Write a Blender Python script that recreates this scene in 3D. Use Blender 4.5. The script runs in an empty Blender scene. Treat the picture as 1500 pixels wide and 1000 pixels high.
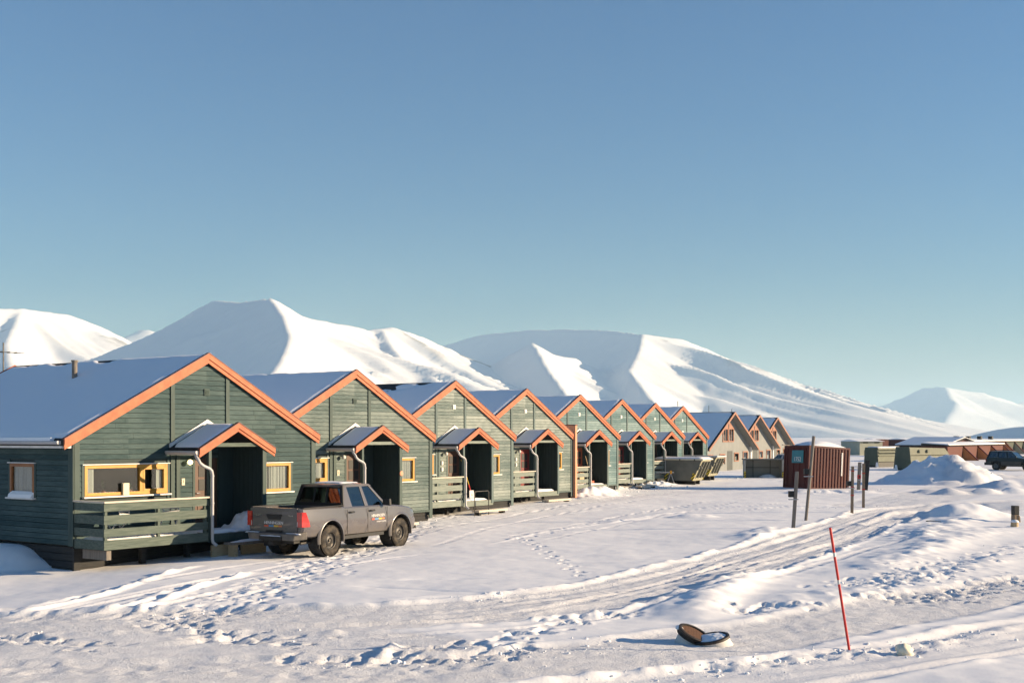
import bpy, bmesh, math, random
import numpy as np
from mathutils import Vector, Matrix

SC = bpy.context.scene
COL = SC.collection
R = math.radians
random.seed(7)

# ------------------------------------------------------------------ camera
F_PX, HORIZON, CAM_H = 1750.0, 640.0, 3.05
cam_d = bpy.data.cameras.new('camera')
cam_d.sensor_width = 36.0
cam_d.lens = F_PX / 1500.0 * 36.0
cam_d.shift_y = (HORIZON - 500.0) / 1500.0
cam_d.clip_start, cam_d.clip_end = 0.1, 80000.0
cam = bpy.data.objects.new('camera', cam_d)
cam.location = (0, 0, CAM_H)
cam.rotation_euler = (R(90), 0, 0)
COL.objects.link(cam)
SC.camera = cam

# ------------------------------------------------------------------ sky, sun, exposure
SUN_EL, SUN_AZ = 13.5, 90.0          # azimuth from +Y towards +X
world = bpy.data.worlds.new('World')
SC.world = world
world.use_nodes = True
wn, wl = world.node_tree.nodes, world.node_tree.links
sky = wn.new('ShaderNodeTexSky')
sky.sky_type = 'NISHITA'
sky.sun_disc = False
sky.sun_elevation = R(SUN_EL)
sky.sun_rotation = R(SUN_AZ)
sky.altitude = 20
sky.air_density = 1.45
sky.dust_density = 0.1
sky.ozone_density = 8.0
wl.new(sky.outputs[0], wn['Background'].inputs[0])
wn['Background'].inputs[1].default_value = 0.060
sun_d = bpy.data.lights.new('sun', 'SUN')
sun_d.energy = 5.0
sun_d.angle = R(0.5)
sun_d.color = (1.0, 0.775, 0.51)
sun = bpy.data.objects.new('sun', sun_d)
sun.rotation_euler = (0, R(90 - SUN_EL), 0)
COL.objects.link(sun)
SC.view_settings.view_transform = 'Standard'
SC.view_settings.look = 'None'
SC.view_settings.exposure = 1.18
SC.view_settings.gamma = 1.0
SC.cycles.use_denoising = True
SC.cycles.max_bounces = 8
SC.cycles.transparent_max_bounces = 12
SC.cycles.volume_bounces = 1

# ------------------------------------------------------------------ helpers
def link(o, parent=None):
    COL.objects.link(o)
    if parent is not None:
        o.parent = parent
    return o

def tag(o, label=None, cat=None, group=None, kind=None):
    if label: o['label'] = label
    if cat: o['category'] = cat
    if group: o['group'] = group
    if kind: o['kind'] = kind
    return o

def empty(name, loc, rz=0.0, label=None, cat=None, group=None):
    o = bpy.data.objects.new(name, None)
    o.empty_display_size = 0.2
    o.location = loc
    o.rotation_euler = (0, 0, rz)
    link(o)
    return tag(o, label, cat, group)

class MB:
    """collects simple solids; build() links them as one mesh object"""
    def __init__(s): s.v, s.f, s.smooth = [], [], False
    def poly(s, pts):
        i = len(s.v); s.v += [tuple(p) for p in pts]; s.f.append(tuple(range(i, i + len(pts)))); return s
    def box(s, x0, x1, y0, y1, z0, z1):
        i = len(s.v)
        s.v += [(x0,y0,z0),(x1,y0,z0),(x1,y1,z0),(x0,y1,z0),(x0,y0,z1),(x1,y0,z1),(x1,y1,z1),(x0,y1,z1)]
        s.f += [tuple(i + k for k in q) for q in ((0,3,2,1),(4,5,6,7),(0,1,5,4),(1,2,6,5),(2,3,7,6),(3,0,4,7))]
        return s
    def hexa(s, p):
        """8 points: bottom ring then top ring, both counter-clockwise from above"""
        i = len(s.v); s.v += [tuple(q) for q in p]
        s.f += [tuple(i + k for k in q) for q in ((0,3,2,1),(4,5,6,7),(0,1,5,4),(1,2,6,5),(2,3,7,6),(3,0,4,7))]
        return s
    def prism(s, pts, off):
        """closed polygon swept by a vector"""
        n = len(pts); i = len(s.v); off = Vector(off)
        s.v += [tuple(p) for p in pts] + [tuple(Vector(p) + off) for p in pts]
        s.f.append(tuple(range(i + n - 1, i - 1, -1))); s.f.append(tuple(range(i + n, i + 2 * n)))
        for k in range(n):
            s.f.append((i + k, i + (k + 1) % n, i + n + (k + 1) % n, i + n + k))
        return s
    def tube(s, path, r, n=10, cap=True):
        path = [Vector(p) for p in path]
        rr = r if isinstance(r, (list, tuple)) else [r] * len(path)
        i0 = len(s.v); up = None
        for k, p in enumerate(path):
            t = (path[min(k + 1, len(path) - 1)] - path[max(k - 1, 0)]).normalized()
            if up is None:
                up = Vector((0, 0, 1)) if abs(t.z) < 0.9 else Vector((1, 0, 0))
            a = t.cross(up).normalized(); b = a.cross(t).normalized(); up = b
            for j in range(n):
                q = p + (a * math.cos(2 * math.pi * j / n) + b * math.sin(2 * math.pi * j / n)) * rr[k]
                s.v.append(tuple(q))
        for k in range(len(path) - 1):
            for j in range(n):
                s.f.append((i0 + k * n + j, i0 + k * n + (j + 1) % n, i0 + (k + 1) * n + (j + 1) % n, i0 + (k + 1) * n + j))
        if cap:
            s.f.append(tuple(i0 + j for j in range(n - 1, -1, -1)))
            s.f.append(tuple(i0 + (len(path) - 1) * n + j for j in range(n)))
        return s
    def lathe(s, prof, origin=(0,0,0), axis='y', n=28):
        """prof: (radius, offset along axis) list, closed by the caller"""
        i0 = len(s.v); o = Vector(origin)
        for j in range(n):
            a = 2 * math.pi * j / n; c, d = math.cos(a), math.sin(a)
            for r, h in prof:
                q = Vector((r * c, h, r * d)) if axis == 'y' else Vector((r * c, r * d, h))
                s.v.append(tuple(o + q))
        m = len(prof)
        for j in range(n):
            for k in range(m - 1):
                a, b = i0 + j * m + k, i0 + ((j + 1) % n) * m + k
                s.f.append((a, b, b + 1, a + 1))
        return s
    def mesh(s, name):
        me = bpy.data.meshes.new(name)
        me.from_pydata(s.v, [], s.f); me.validate(); me.update()
        bm = bmesh.new(); bm.from_mesh(me)
        bmesh.ops.recalc_face_normals(bm, faces=bm.faces)
        bm.to_mesh(me); bm.free()
        return me
    def build(s, name, mat, parent=None, smooth=False, bevel=0.0):
        me = s.mesh(name)
        if bevel:
            bm = bmesh.new(); bm.from_mesh(me)
            bmesh.ops.remove_doubles(bm, verts=bm.verts, dist=1e-5)
            ed = [e for e in bm.edges if len(e.link_faces) == 2 and e.calc_face_angle(0) > 0.5]
            bmesh.ops.bevel(bm, geom=ed, offset=bevel, segments=2, affect='EDGES', profile=0.6)
            bm.to_mesh(me); bm.free()
        me.materials.append(mat)
        if smooth:
            shade(me, smooth)
        return link(bpy.data.objects.new(name, me), parent)

def shade(me, ang=40):
    me.polygons.foreach_set('use_smooth', [True] * len(me.polygons))
    if ang is not True:
        me.set_sharp_from_angle(angle=R(ang))

def grid_mesh(name, X, Y, Z):
    """X,Y,Z: (ny,nx) arrays"""
    ny, nx = Z.shape
    me = bpy.data.meshes.new(name)
    co = np.stack([X, Y, Z], -1).astype(np.float32).reshape(-1)
    nq = (nx - 1) * (ny - 1)
    j, i = np.meshgrid(np.arange(ny - 1), np.arange(nx - 1), indexing='ij')
    a = (j * nx + i).reshape(-1)
    q = np.stack([a, a + 1, a + nx + 1, a + nx], -1).astype(np.int32).reshape(-1)
    me.vertices.add(nx * ny); me.vertices.foreach_set('co', co)
    me.loops.add(nq * 4); me.loops.foreach_set('vertex_index', q)
    me.polygons.add(nq)
    me.polygons.foreach_set('loop_start', np.arange(0, nq * 4, 4, dtype=np.int32))
    me.polygons.foreach_set('loop_total', np.full(nq, 4, dtype=np.int32))
    me.polygons.foreach_set('use_smooth', np.ones(nq, dtype=bool))
    me.update(calc_edges=True)
    return me

def hash2(i, j, seed):
    h = (i.astype(np.int64) * 374761393 + j.astype(np.int64) * 668265263 + seed * 1274126177) & 0xffffffff
    h = ((h ^ (h >> 13)) * 1274126177) & 0xffffffff
    return ((h ^ (h >> 16)) & 0xffff) / 65535.0

def vnoise(x, y, seed=0):
    xi, yi = np.floor(x), np.floor(y)
    fx, fy = x - xi, y - yi
    fx = fx * fx * fx * (fx * (fx * 6 - 15) + 10); fy = fy * fy * fy * (fy * (fy * 6 - 15) + 10)
    a, b = hash2(xi, yi, seed), hash2(xi + 1, yi, seed)
    c, d = hash2(xi, yi + 1, seed), hash2(xi + 1, yi + 1, seed)
    return (a + (b - a) * fx) * (1 - fy) + (c + (d - c) * fx) * fy - 0.5

def fbm(x, y, sc, octs=4, seed=0, gain=0.5):
    r = 0; amp = 1.0
    for o in range(octs):
        r = r + amp * vnoise(x / sc + 17.3 * o, y / sc - 9.1 * o, seed + o); sc /= 2.03; amp *= gain
    return r

def sstep(a, b, x):
    t = np.clip((x - a) / (b - a), 0, 1); return t * t * (3 - 2 * t)

# ------------------------------------------------------------------ materials
def pmat(name, c1, c2=None, scale=4.0, stretch=(1, 1, 1), rough=0.7, rough2=None, bump=0.0, bscale=40.0, bdist=0.01,
         metal=0.0, spec=0.4, detail=5.0, coat=0.0, lo=0.35, hi=0.65, extra=None):
    m = bpy.data.materials.new(name); m.use_nodes = True
    nt = m.node_tree; N, L = nt.nodes, nt.links
    b = N['Principled BSDF']
    b.inputs['Base Color'].default_value = (*c1, 1)
    b.inputs['Roughness'].default_value = rough
    b.inputs['Metallic'].default_value = metal
    b.inputs['Specular IOR Level'].default_value = spec
    b.inputs['Coat Weight'].default_value = coat
    tc = N.new('ShaderNodeTexCoord')
    mp = N.new('ShaderNodeMapping'); mp.inputs['Scale'].default_value = stretch
    L.new(tc.outputs['Object'], mp.inputs[0])
    col = None
    if c2 is not None:
        n = N.new('ShaderNodeTexNoise'); n.inputs['Scale'].default_value = scale; n.inputs['Detail'].default_value = detail
        n.inputs['Roughness'].default_value = 0.62
        L.new(mp.outputs[0], n.inputs['Vector'])
        r = N.new('ShaderNodeMapRange'); r.inputs[1].default_value = lo; r.inputs[2].default_value = hi
        L.new(n.outputs[0], r.inputs[0])
        mx = N.new('ShaderNodeMix'); mx.data_type = 'RGBA'
        mx.inputs[6].default_value = (*c1, 1); mx.inputs[7].default_value = (*c2, 1)
        L.new(r.outputs[0], mx.inputs[0]); L.new(mx.outputs[2], b.inputs['Base Color'])
        col = mx.outputs[2]
        if rough2 is not None:
            rr = N.new('ShaderNodeMapRange'); rr.inputs[3].default_value = rough; rr.inputs[4].default_value = rough2
            L.new(r.outputs[0], rr.inputs[0]); L.new(rr.outputs[0], b.inputs['Roughness'])
    if bump:
        n2 = N.new('ShaderNodeTexNoise'); n2.inputs['Scale'].default_value = bscale; n2.inputs['Detail'].default_value = 4
        L.new(mp.outputs[0], n2.inputs['Vector'])
        bp = N.new('ShaderNodeBump'); bp.inputs['Strength'].default_value = bump; bp.inputs['Distance'].default_value = bdist
        L.new(n2.outputs[0], bp.inputs['Height']); L.new(bp.outputs[0], b.inputs['Normal'])
    if extra: extra(nt, b, mp, col)
    return m

def siding_mat(name, base, worn, worn_amt):
    """painted clapboard: a tone per board row, grain streaks and pale worn flecks"""
    m = bpy.data.materials.new(name); m.use_nodes = True
    N, L = m.node_tree.nodes, m.node_tree.links
    b = N['Principled BSDF']; b.inputs['Roughness'].default_value = 0.72; b.inputs['Specular IOR Level'].default_value = 0.3
    tc = N.new('ShaderNodeTexCoord'); sp = N.new('ShaderNodeSeparateXYZ'); L.new(tc.outputs['Object'], sp.inputs[0])
    row = N.new('ShaderNodeMath'); row.operation = 'MULTIPLY_ADD'; row.inputs[1].default_value = 1 / 0.13; row.inputs[2].default_value = -0.42 / 0.13
    L.new(sp.outputs[2], row.inputs[0])
    fl = N.new('ShaderNodeMath'); fl.operation = 'FLOOR'; L.new(row.outputs[0], fl.inputs[0])
    xs = N.new('ShaderNodeMath'); xs.operation = 'MULTIPLY'; xs.inputs[1].default_value = 0.4; L.new(sp.outputs[0], xs.inputs[0])
    xf = N.new('ShaderNodeMath'); xf.operation = 'FLOOR'; L.new(xs.outputs[0], xf.inputs[0])
    cb = N.new('ShaderNodeCombineXYZ'); L.new(fl.outputs[0], cb.inputs[0]); L.new(xf.outputs[0], cb.inputs[1])
    wnz = N.new('ShaderNodeTexWhiteNoise'); L.new(cb.outputs[0], wnz.inputs['Vector'])
    mp = N.new('ShaderNodeMapping'); mp.inputs['Scale'].default_value = (1.5, 1.5, 22); L.new(tc.outputs['Object'], mp.inputs[0])
    gr = N.new('ShaderNodeTexNoise'); gr.inputs['Scale'].default_value = 2.2; gr.inputs['Detail'].default_value = 7; gr.inputs['Roughness'].default_value = 0.7
    L.new(mp.outputs[0], gr.inputs['Vector'])
    big = N.new('ShaderNodeTexNoise'); big.inputs['Scale'].default_value = 0.7; L.new(tc.outputs['Object'], big.inputs['Vector'])
    ad = N.new('ShaderNodeMath'); ad.operation = 'MULTIPLY_ADD'; ad.inputs[1].default_value = 0.22; L.new(wnz.outputs[0], ad.inputs[0]); L.new(gr.outputs[0], ad.inputs[2])
    ad2 = N.new('ShaderNodeMath'); ad2.operation = 'MULTIPLY_ADD'; ad2.inputs[1].default_value = 0.5; L.new(big.outputs[0], ad2.inputs[0]); L.new(ad.outputs[0], ad2.inputs[2])
    mr = N.new('ShaderNodeMapRange'); mr.inputs[1].default_value = 0.70; mr.inputs[2].default_value = 1.06
    mr.inputs[3].default_value = 0.0; mr.inputs[4].default_value = worn_amt; L.new(ad2.outputs[0], mr.inputs[0])
    mx = N.new('ShaderNodeMix'); mx.data_type = 'RGBA'; mx.inputs[6].default_value = (*base, 1); mx.inputs[7].default_value = (*worn, 1)
    L.new(mr.outputs[0], mx.inputs[0]); L.new(mx.outputs[2], b.inputs['Base Color'])
    bp = N.new('ShaderNodeBump'); bp.inputs['Strength'].default_value = 0.35; bp.inputs['Distance'].default_value = 0.006
    L.new(gr.outputs[0], bp.inputs['Height']); L.new(bp.outputs[0], b.inputs['Normal'])
    return m

def glass_mat(name, tint, dark=0.05, rough=0.01):
    m = bpy.data.materials.new(name); m.use_nodes = True
    N, L = m.node_tree.nodes, m.node_tree.links
    N.remove(N['Principled BSDF'])
    tr = N.new('ShaderNodeBsdfTransparent'); tr.inputs[0].default_value = (*tint, 1)
    gl = N.new('ShaderNodeBsdfGlossy'); gl.inputs['Roughness'].default_value = rough
    lw = N.new('ShaderNodeLayerWeight'); lw.inputs[0].default_value = 0.5
    pw = N.new('ShaderNodeMath'); pw.operation = 'POWER'; pw.inputs[1].default_value = 4.0; L.new(lw.outputs['Facing'], pw.inputs[0])
    ma = N.new('ShaderNodeMath'); ma.operation = 'MULTIPLY_ADD'; ma.inputs[1].default_value = 0.9; ma.inputs[2].default_value = dark
    ma.use_clamp = True
    L.new(pw.outputs[0], ma.inputs[0])
    mx = N.new('ShaderNodeMixShader')
    L.new(ma.outputs[0], mx.inputs[0]); L.new(tr.outputs[0], mx.inputs[1]); L.new(gl.outputs[0], mx.inputs[2])
    L.new(mx.outputs[0], N['Material Output'].inputs[0])
    return m

def snow_mat(name, c, dirty=None, fine=1.0, attr=False, coarse=0.0):
    m = bpy.data.materials.new(name); m.use_nodes = True
    N, L = m.node_tree.nodes, m.node_tree.links
    b = N['Principled BSDF']; b.inputs['Roughness'].default_value = 0.8; b.inputs['Specular IOR Level'].default_value = 0.04
    b.inputs['Base Color'].default_value = (*c, 1)
    ge = N.new('ShaderNodeNewGeometry')
    n1 = N.new('ShaderNodeTexNoise'); n1.inputs['Scale'].default_value = 26; n1.inputs['Detail'].default_value = 5
    n2 = N.new('ShaderNodeTexNoise'); n2.inputs['Scale'].default_value = 3.0; n2.inputs['Detail'].default_value = 4
    L.new(ge.outputs['Position'], n1.inputs['Vector']); L.new(ge.outputs['Position'], n2.inputs['Vector'])
    bp = N.new('ShaderNodeBump'); bp.inputs['Distance'].default_value = 0.012; bp.inputs['Strength'].default_value = 0.4 * fine
    L.new(n1.outputs[0], bp.inputs['Height'])
    bq = N.new('ShaderNodeBump'); bq.inputs['Distance'].default_value = 0.045; bq.inputs['Strength'].default_value = 0.0
    n3 = N.new('ShaderNodeTexNoise'); n3.inputs['Scale'].default_value = 15; n3.inputs['Detail'].default_value = 6; n3.inputs['Roughness'].default_value = 0.78
    L.new(ge.outputs['Position'], n3.inputs['Vector']); L.new(n3.outputs[0], bq.inputs['Height']); L.new(bp.outputs[0], bq.inputs['Normal'])
    L.new(bq.outputs[0], b.inputs['Normal'])
    if attr:
        at = N.new('ShaderNodeAttribute'); at.attribute_name = 'pack'
        mx = N.new('ShaderNodeMix'); mx.data_type = 'RGBA'
        mx.inputs[6].default_value = (*c, 1); mx.inputs[7].default_value = (*dirty, 1)
        ml = N.new('ShaderNodeMath'); ml.operation = 'MULTIPLY'
        mr = N.new('ShaderNodeMapRange'); mr.inputs[1].default_value = 0.3; mr.inputs[2].default_value = 0.7; mr.inputs[3].default_value = 0.45
        L.new(n2.outputs[0], mr.inputs[0]); L.new(at.outputs['Fac'], ml.inputs[0]); L.new(mr.outputs[0], ml.inputs[1])
        L.new(ml.outputs[0], mx.inputs[0]); L.new(mx.outputs[2], b.inputs['Base Color'])
        sq = N.new('ShaderNodeMath'); sq.operation = 'MULTIPLY'; sq.inputs[1].default_value = 0.6
        L.new(at.outputs['Fac'], sq.inputs[0]); L.new(sq.outputs[0], bq.inputs['Strength'])
        st = N.new('ShaderNodeMath'); st.operation = 'MULTIPLY_ADD'; st.inputs[1].default_value = 0.5; st.inputs[2].default_value = 0.22
        L.new(at.outputs['Fac'], st.inputs[0]); L.new(st.outputs[0], bp.inputs['Strength'])
    return m

def stripes_mat(name):
    """diagonal yellow and black hazard stripes"""
    m = bpy.data.materials.new(name); m.use_nodes = True
    N, L = m.node_tree.nodes, m.node_tree.links; b = N['Principled BSDF']; b.inputs['Roughness'].default_value = 0.6
    tc = N.new('ShaderNodeTexCoord'); mp = N.new('ShaderNodeMapping'); mp.inputs['Rotation'].default_value = (0, R(38), 0)
    L.new(tc.outputs['Object'], mp.inputs[0])
    w = N.new('ShaderNodeTexWave'); w.wave_type = 'BANDS'; w.bands_direction = 'Z'; w.inputs['Scale'].default_value = 2.1
    L.new(mp.outputs[0], w.inputs['Vector'])
    cr = N.new('ShaderNodeValToRGB'); cr.color_ramp.interpolation = 'CONSTANT'
    cr.color_ramp.elements[0].color = (0.02, 0.02, 0.02, 1); cr.color_ramp.elements[1].position = 0.45; cr.color_ramp.elements[1].color = (0.72, 0.52, 0.02, 1)
    L.new(w.outputs[0], cr.inputs[0]); L.new(cr.outputs[0], b.inputs['Base Color'])
    return m

M = {}
M['snow'] = snow_mat('snow_ground', (0.86, 0.86, 0.87), (0.70, 0.70, 0.715), attr=True)
M['snow_roof'] = snow_mat('snow_roof', (0.86, 0.865, 0.875), fine=0.7)
def far_mat():
    m = pmat('snow_far', (0.72, 0.72, 0.73), rough=0.9, spec=0.0)
    N, L = m.node_tree.nodes, m.node_tree.links; b = N['Principled BSDF']
    at = N.new('ShaderNodeAttribute'); at.attribute_name = 'rock'
    mx = N.new('ShaderNodeMix'); mx.data_type = 'RGBA'; mx.inputs[6].default_value = (0.74, 0.74, 0.75, 1); mx.inputs[7].default_value = (0.20, 0.185, 0.17, 1)
    L.new(at.outputs['Fac'], mx.inputs[0]); L.new(mx.outputs[2], b.inputs['Base Color']); return m
M['snow_far'] = far_mat()
M['clod'] = snow_mat('snow_clod', (0.84, 0.84, 0.85), fine=1.0)
M['siding_a'] = siding_mat('siding_dark_green', (0.012, 0.039, 0.043), (0.078, 0.118, 0.114), 0.75)
M['siding_b'] = siding_mat('siding_grey_green', (0.050, 0.083, 0.080), (0.21, 0.245, 0.225), 0.8)
M['siding_c'] = siding_mat('siding_pale_green', (0.080, 0.116, 0.110), (0.31, 0.34, 0.31), 0.85)
M['siding_d'] = siding_mat('siding_teal', (0.056, 0.120, 0.130), (0.25, 0.325, 0.32), 0.75)
M['trim'] = pmat('trim_green', (0.030, 0.055, 0.050), (0.05, 0.078, 0.069), 3, (3, 3, .5), rough=0.65, bump=0.15, bscale=60)
M['trim_pale'] = pmat('trim_grey_teal', (0.062, 0.098, 0.096), (0.09, 0.13, 0.125), 3, (3, 3, .5), rough=0.65, bump=0.15, bscale=60)
M['rail'] = pmat('rail_green', (0.050, 0.074, 0.060), (0.10, 0.125, 0.102), 3, (.8, 3, 8), rough=0.7, bump=0.2, bscale=60)
M['rail_pale'] = pmat('rail_grey_green', (0.125, 0.155, 0.135), (0.21, 0.235, 0.20), 3, (.8, 3, 8), rough=0.7, bump=0.2, bscale=60)
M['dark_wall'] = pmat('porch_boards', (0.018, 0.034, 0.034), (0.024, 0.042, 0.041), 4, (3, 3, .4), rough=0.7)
M['orange'] = pmat('barge_orange', (0.36, 0.090, 0.034), (0.44, 0.135, 0.056), 2.5, (2, 2, 2), rough=0.62, bump=0.12, bscale=50)
M['salmon'] = pmat('salmon_paint', (0.56, 0.25, 0.14), (0.62, 0.30, 0.18), 2, rough=0.7)
M['roof'] = pmat('roof_felt', (0.022, 0.022, 0.024), (0.045, 0.043, 0.042), 6, rough=0.9, bump=0.3, bscale=80)
M['drip'] = pmat('drip_edge', (0.10, 0.022, 0.018), (0.14, 0.03, 0.022), 6, rough=0.5)
M['frame'] = pmat('window_frame_yellow', (0.42, 0.195, 0.016), (0.50, 0.25, 0.028), 5, (2, 2, 2), rough=0.45)
M['frame_dark'] = pmat('window_frame_brown', (0.27, 0.10, 0.03), (0.33, 0.13, 0.04), 5, rough=0.5)
M['white'] = pmat('white_paint', (0.74, 0.72, 0.68), (0.62, 0.60, 0.57), 4, rough=0.6)
M['cap'] = pmat('rail_cap_wood', (0.50, 0.42, 0.33), (0.62, 0.55, 0.46), 4, (1, 6, 6), rough=0.75)
M['glass'] = glass_mat('window_glass', (0.80, 0.84, 0.84))
M['carglass'] = glass_mat('car_glass', (0.36, 0.42, 0.42), 0.13)
M['curtain'] = pmat('curtain', (0.62, 0.58, 0.52), (0.50, 0.46, 0.42), 2, (9, 9, .3), rough=0.9)
M['room'] = pmat('room_wall', (0.075, 0.065, 0.055), (0.10, 0.085, 0.07), 2, rough=0.9)
M['door_brown'] = pmat('door_brown', (0.085, 0.040, 0.026), (0.10, 0.05, 0.032), 4, (4, 4, .6), rough=0.55)
M['door_red'] = pmat('door_red', (0.16, 0.018, 0.018), (0.19, 0.024, 0.022), 4, (4, 4, .6), rough=0.5)
M['door_orange'] = pmat('door_orange_brown', (0.26, 0.065, 0.03), (0.30, 0.08, 0.04), 4, (4, 4, .6), rough=0.5)
M['gutter'] = pmat('gutter_grey', (0.46, 0.45, 0.45), (0.40, 0.39, 0.39), 3, rough=0.42, spec=0.5)
M['found'] = pmat('foundation_boards', (0.022, 0.024, 0.026), (0.04, 0.038, 0.036), 5, (1, 1, 6), rough=0.9)
M['timber'] = pmat('raw_timber', (0.42, 0.30, 0.17), (0.52, 0.39, 0.24), 5, (1, 6, 6), rough=0.8, bump=0.2)
M['oldwood'] = pmat('weathered_timber', (0.16, 0.14, 0.12), (0.24, 0.21, 0.18), 5, (6, 6, .6), rough=0.88, bump=0.4, bscale=60)
M['post_brown'] = pmat('brown_post', (0.21, 0.15, 0.10), (0.30, 0.22, 0.15), 5, (8, 8, .6), rough=0.88, bump=0.4, bscale=60)
M['black'] = pmat('black_plastic', (0.012, 0.012, 0.013), (0.02, 0.02, 0.02), 6, rough=0.55)
M['rubber'] = pmat('tyre_rubber', (0.022, 0.020, 0.018), (0.10, 0.082, 0.062), 7, rough=0.9, lo=0.42, hi=0.72)
M['steel'] = pmat('dark_steel', (0.045, 0.045, 0.045), (0.10, 0.09, 0.08), 9, rough=0.5, metal=0.5)
M['chrome'] = pmat('bright_metal', (0.62, 0.62, 0.62), rough=0.25, metal=1.0)
M['plate'] = pmat('plate_cream', (0.62, 0.56, 0.40), rough=0.5)
M['red'] = pmat('red_paint', (0.60, 0.022, 0.018), (0.50, 0.02, 0.018), 9, rough=0.5)
M['reflect'] = pmat('reflective_tape', (0.55, 0.55, 0.55), rough=0.35, metal=0.3)
M['hazard'] = stripes_mat('hazard_stripes')

# ------------------------------------------------------------------ terrain
def G(px, py, z=0.0):
    """a point of the photograph back to where it stands on the ground"""
    y = (CAM_H - z) * F_PX / (py - HORIZON)
    return ((px - 750.0) / F_PX * y, y)

def axis(lo, hi, step, grow, mid, grow2, end):
    c = list(np.arange(lo, hi, step))
    for sgn, e in ((1, c[-1]), (-1, c[0])):
        o, d = 0.0, step; out = []
        while abs(e + sgn * o) < end:
            d *= grow if o < mid else grow2
            o += d; out.append(e + sgn * o)
        c = c + out if sgn > 0 else out[::-1] + c
    return np.array(c)

gx = axis(-13.5, 12.0, 0.068, 1.016, 34.0, 1.085, 26000.0)
yy = [12.0]
while yy[-1] < 130.0: yy.append(yy[-1] + max(0.055, 0.0031 * yy[-1]))
d_ = yy[-1] - yy[-2]
while yy[-1] < 30000.0: d_ *= 1.085; yy.append(yy[-1] + d_)
bk, d_ = [12.0], 0.055
while bk[-1] > -3000.0: d_ *= 1.16; bk.append(bk[-1] - d_)
gy = np.array(bk[:0:-1] + yy)
GX, GY = np.meshgrid(gx, gy)
GZ = np.zeros_like(GX); PACK = np.zeros_like(GX)
i0, i1 = np.searchsorted(gx, [-45, 60]); j0, j1 = np.searchsorted(gy, [8, 135])
NX, NY = GX[j0:j1, i0:i1], GY[j0:j1, i0:i1]
Z = np.zeros_like(NX); PK = np.zeros_like(NX)

def pline(pts, box=6.0):
    """distance to a polyline, signed side and arc position, on the near field"""
    P = [np.array(p, float) for p in pts]
    D = np.full(NX.shape, 1e9); S = np.zeros(NX.shape); SD = np.zeros(NX.shape); s0 = 0.0
    for a, b in zip(P[:-1], P[1:]):
        d = b - a; Ln = np.hypot(*d)
        t = np.clip(((NX - a[0]) * d[0] + (NY - a[1]) * d[1]) / Ln ** 2, 0, 1)
        ex, ey = NX - a[0] - t * d[0], NY - a[1] - t * d[1]
        dd = np.hypot(ex, ey); k = dd < D
        D[k] = dd[k]; S[k] = (s0 + t * Ln)[k]; SD[k] = np.sign(d[0] * ey - d[1] * ex)[k]; s0 += Ln
    return D, SD, S

def curve(pix):
    """pixel control points to a smoothed ground line"""
    p = np.array([G(*q) for q in pix]); out = []
    for k in range(len(p) - 1):
        a, b, c, d = p[max(k - 1, 0)], p[k], p[k + 1], p[min(k + 2, len(p) - 1)]
        for t in np.linspace(0, 1, 5)[:-1]:
            out.append(0.5 * ((2 * b) + (c - a) * t + (2 * a - 5 * b + 4 * c - d) * t * t + (3 * b - a - 3 * c + d) * t ** 3))
    out.append(p[-1]); return out

# broad shape
Z += 0.10 * fbm(NX, NY, 9.0, 3, 1) + 0.035 * fbm(NX, NY, 2.2, 3, 5)
Z += -0.22 * sstep(-7.0, -11.5, NX) * sstep(36, 27, NY)
Z += 0.012 * fbm(NX * 0.35, NY, 0.55, 3, 9) * sstep(-0.1, 0.25, fbm(NX, NY, 5, 2, 77))
Z += 0.010 * fbm(NX * .7 + .2 * NY, NY, 0.42, 3, 15) + 0.005 * fbm(NX, NY, 0.17, 2, 16)
# wind-carved ridges on the open snow to the right
wind = sstep(1.0, 3.5, NX) * sstep(34, 27, NY) * sstep(17.5, 19, NY)
sw = fbm(NX * 0.28 + 0.5 * NY, NY * 1.0, 0.55, 3, 21)
Z += wind * 0.055 * np.maximum(sw, -0.05)

def track(pix, half, depth, rough, berm=0.06, packed=1.0, grain=0.085, ruts=True, stri=0.03):
    global Z, PK
    D, SD, S = pline(curve(pix))
    wob = 0.22 * fbm(S, SD * 3.0, 1.6, 3, 31)
    m = sstep(half + 0.18, half - 0.22, D + wob)
    r = fbm(NX, NY, grain * 2.0, 3, 41); r2 = fbm(NX, NY, grain * 6, 2, 43)
    Z += m * (-depth + rough * (r * 1.6 + 0.7 * r2))
    Z += m * stri * fbm(D * SD * 1.0, S * 0.05, 0.16, 3, 45) 
    if ruts:
        for off in (-0.75, 0.75):
            q = np.exp(-((D * SD - off + 0.3 * wob) / 0.16) ** 2)
            Z -= 0.022 * q * m
            Z += 0.02 * np.exp(-((D * SD - off - 0.24 + 0.3 * wob) / 0.07) ** 2) * m
    if berm:
        e = np.exp(-((D + wob - half - 0.06) / 0.13) ** 2)
        Z += berm * e * (0.55 + 1.3 * np.clip(fbm(NX, NY, 0.35, 3, 51) + 0.3, 0, 1))
    PK = np.maximum(PK, m * packed)

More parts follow.
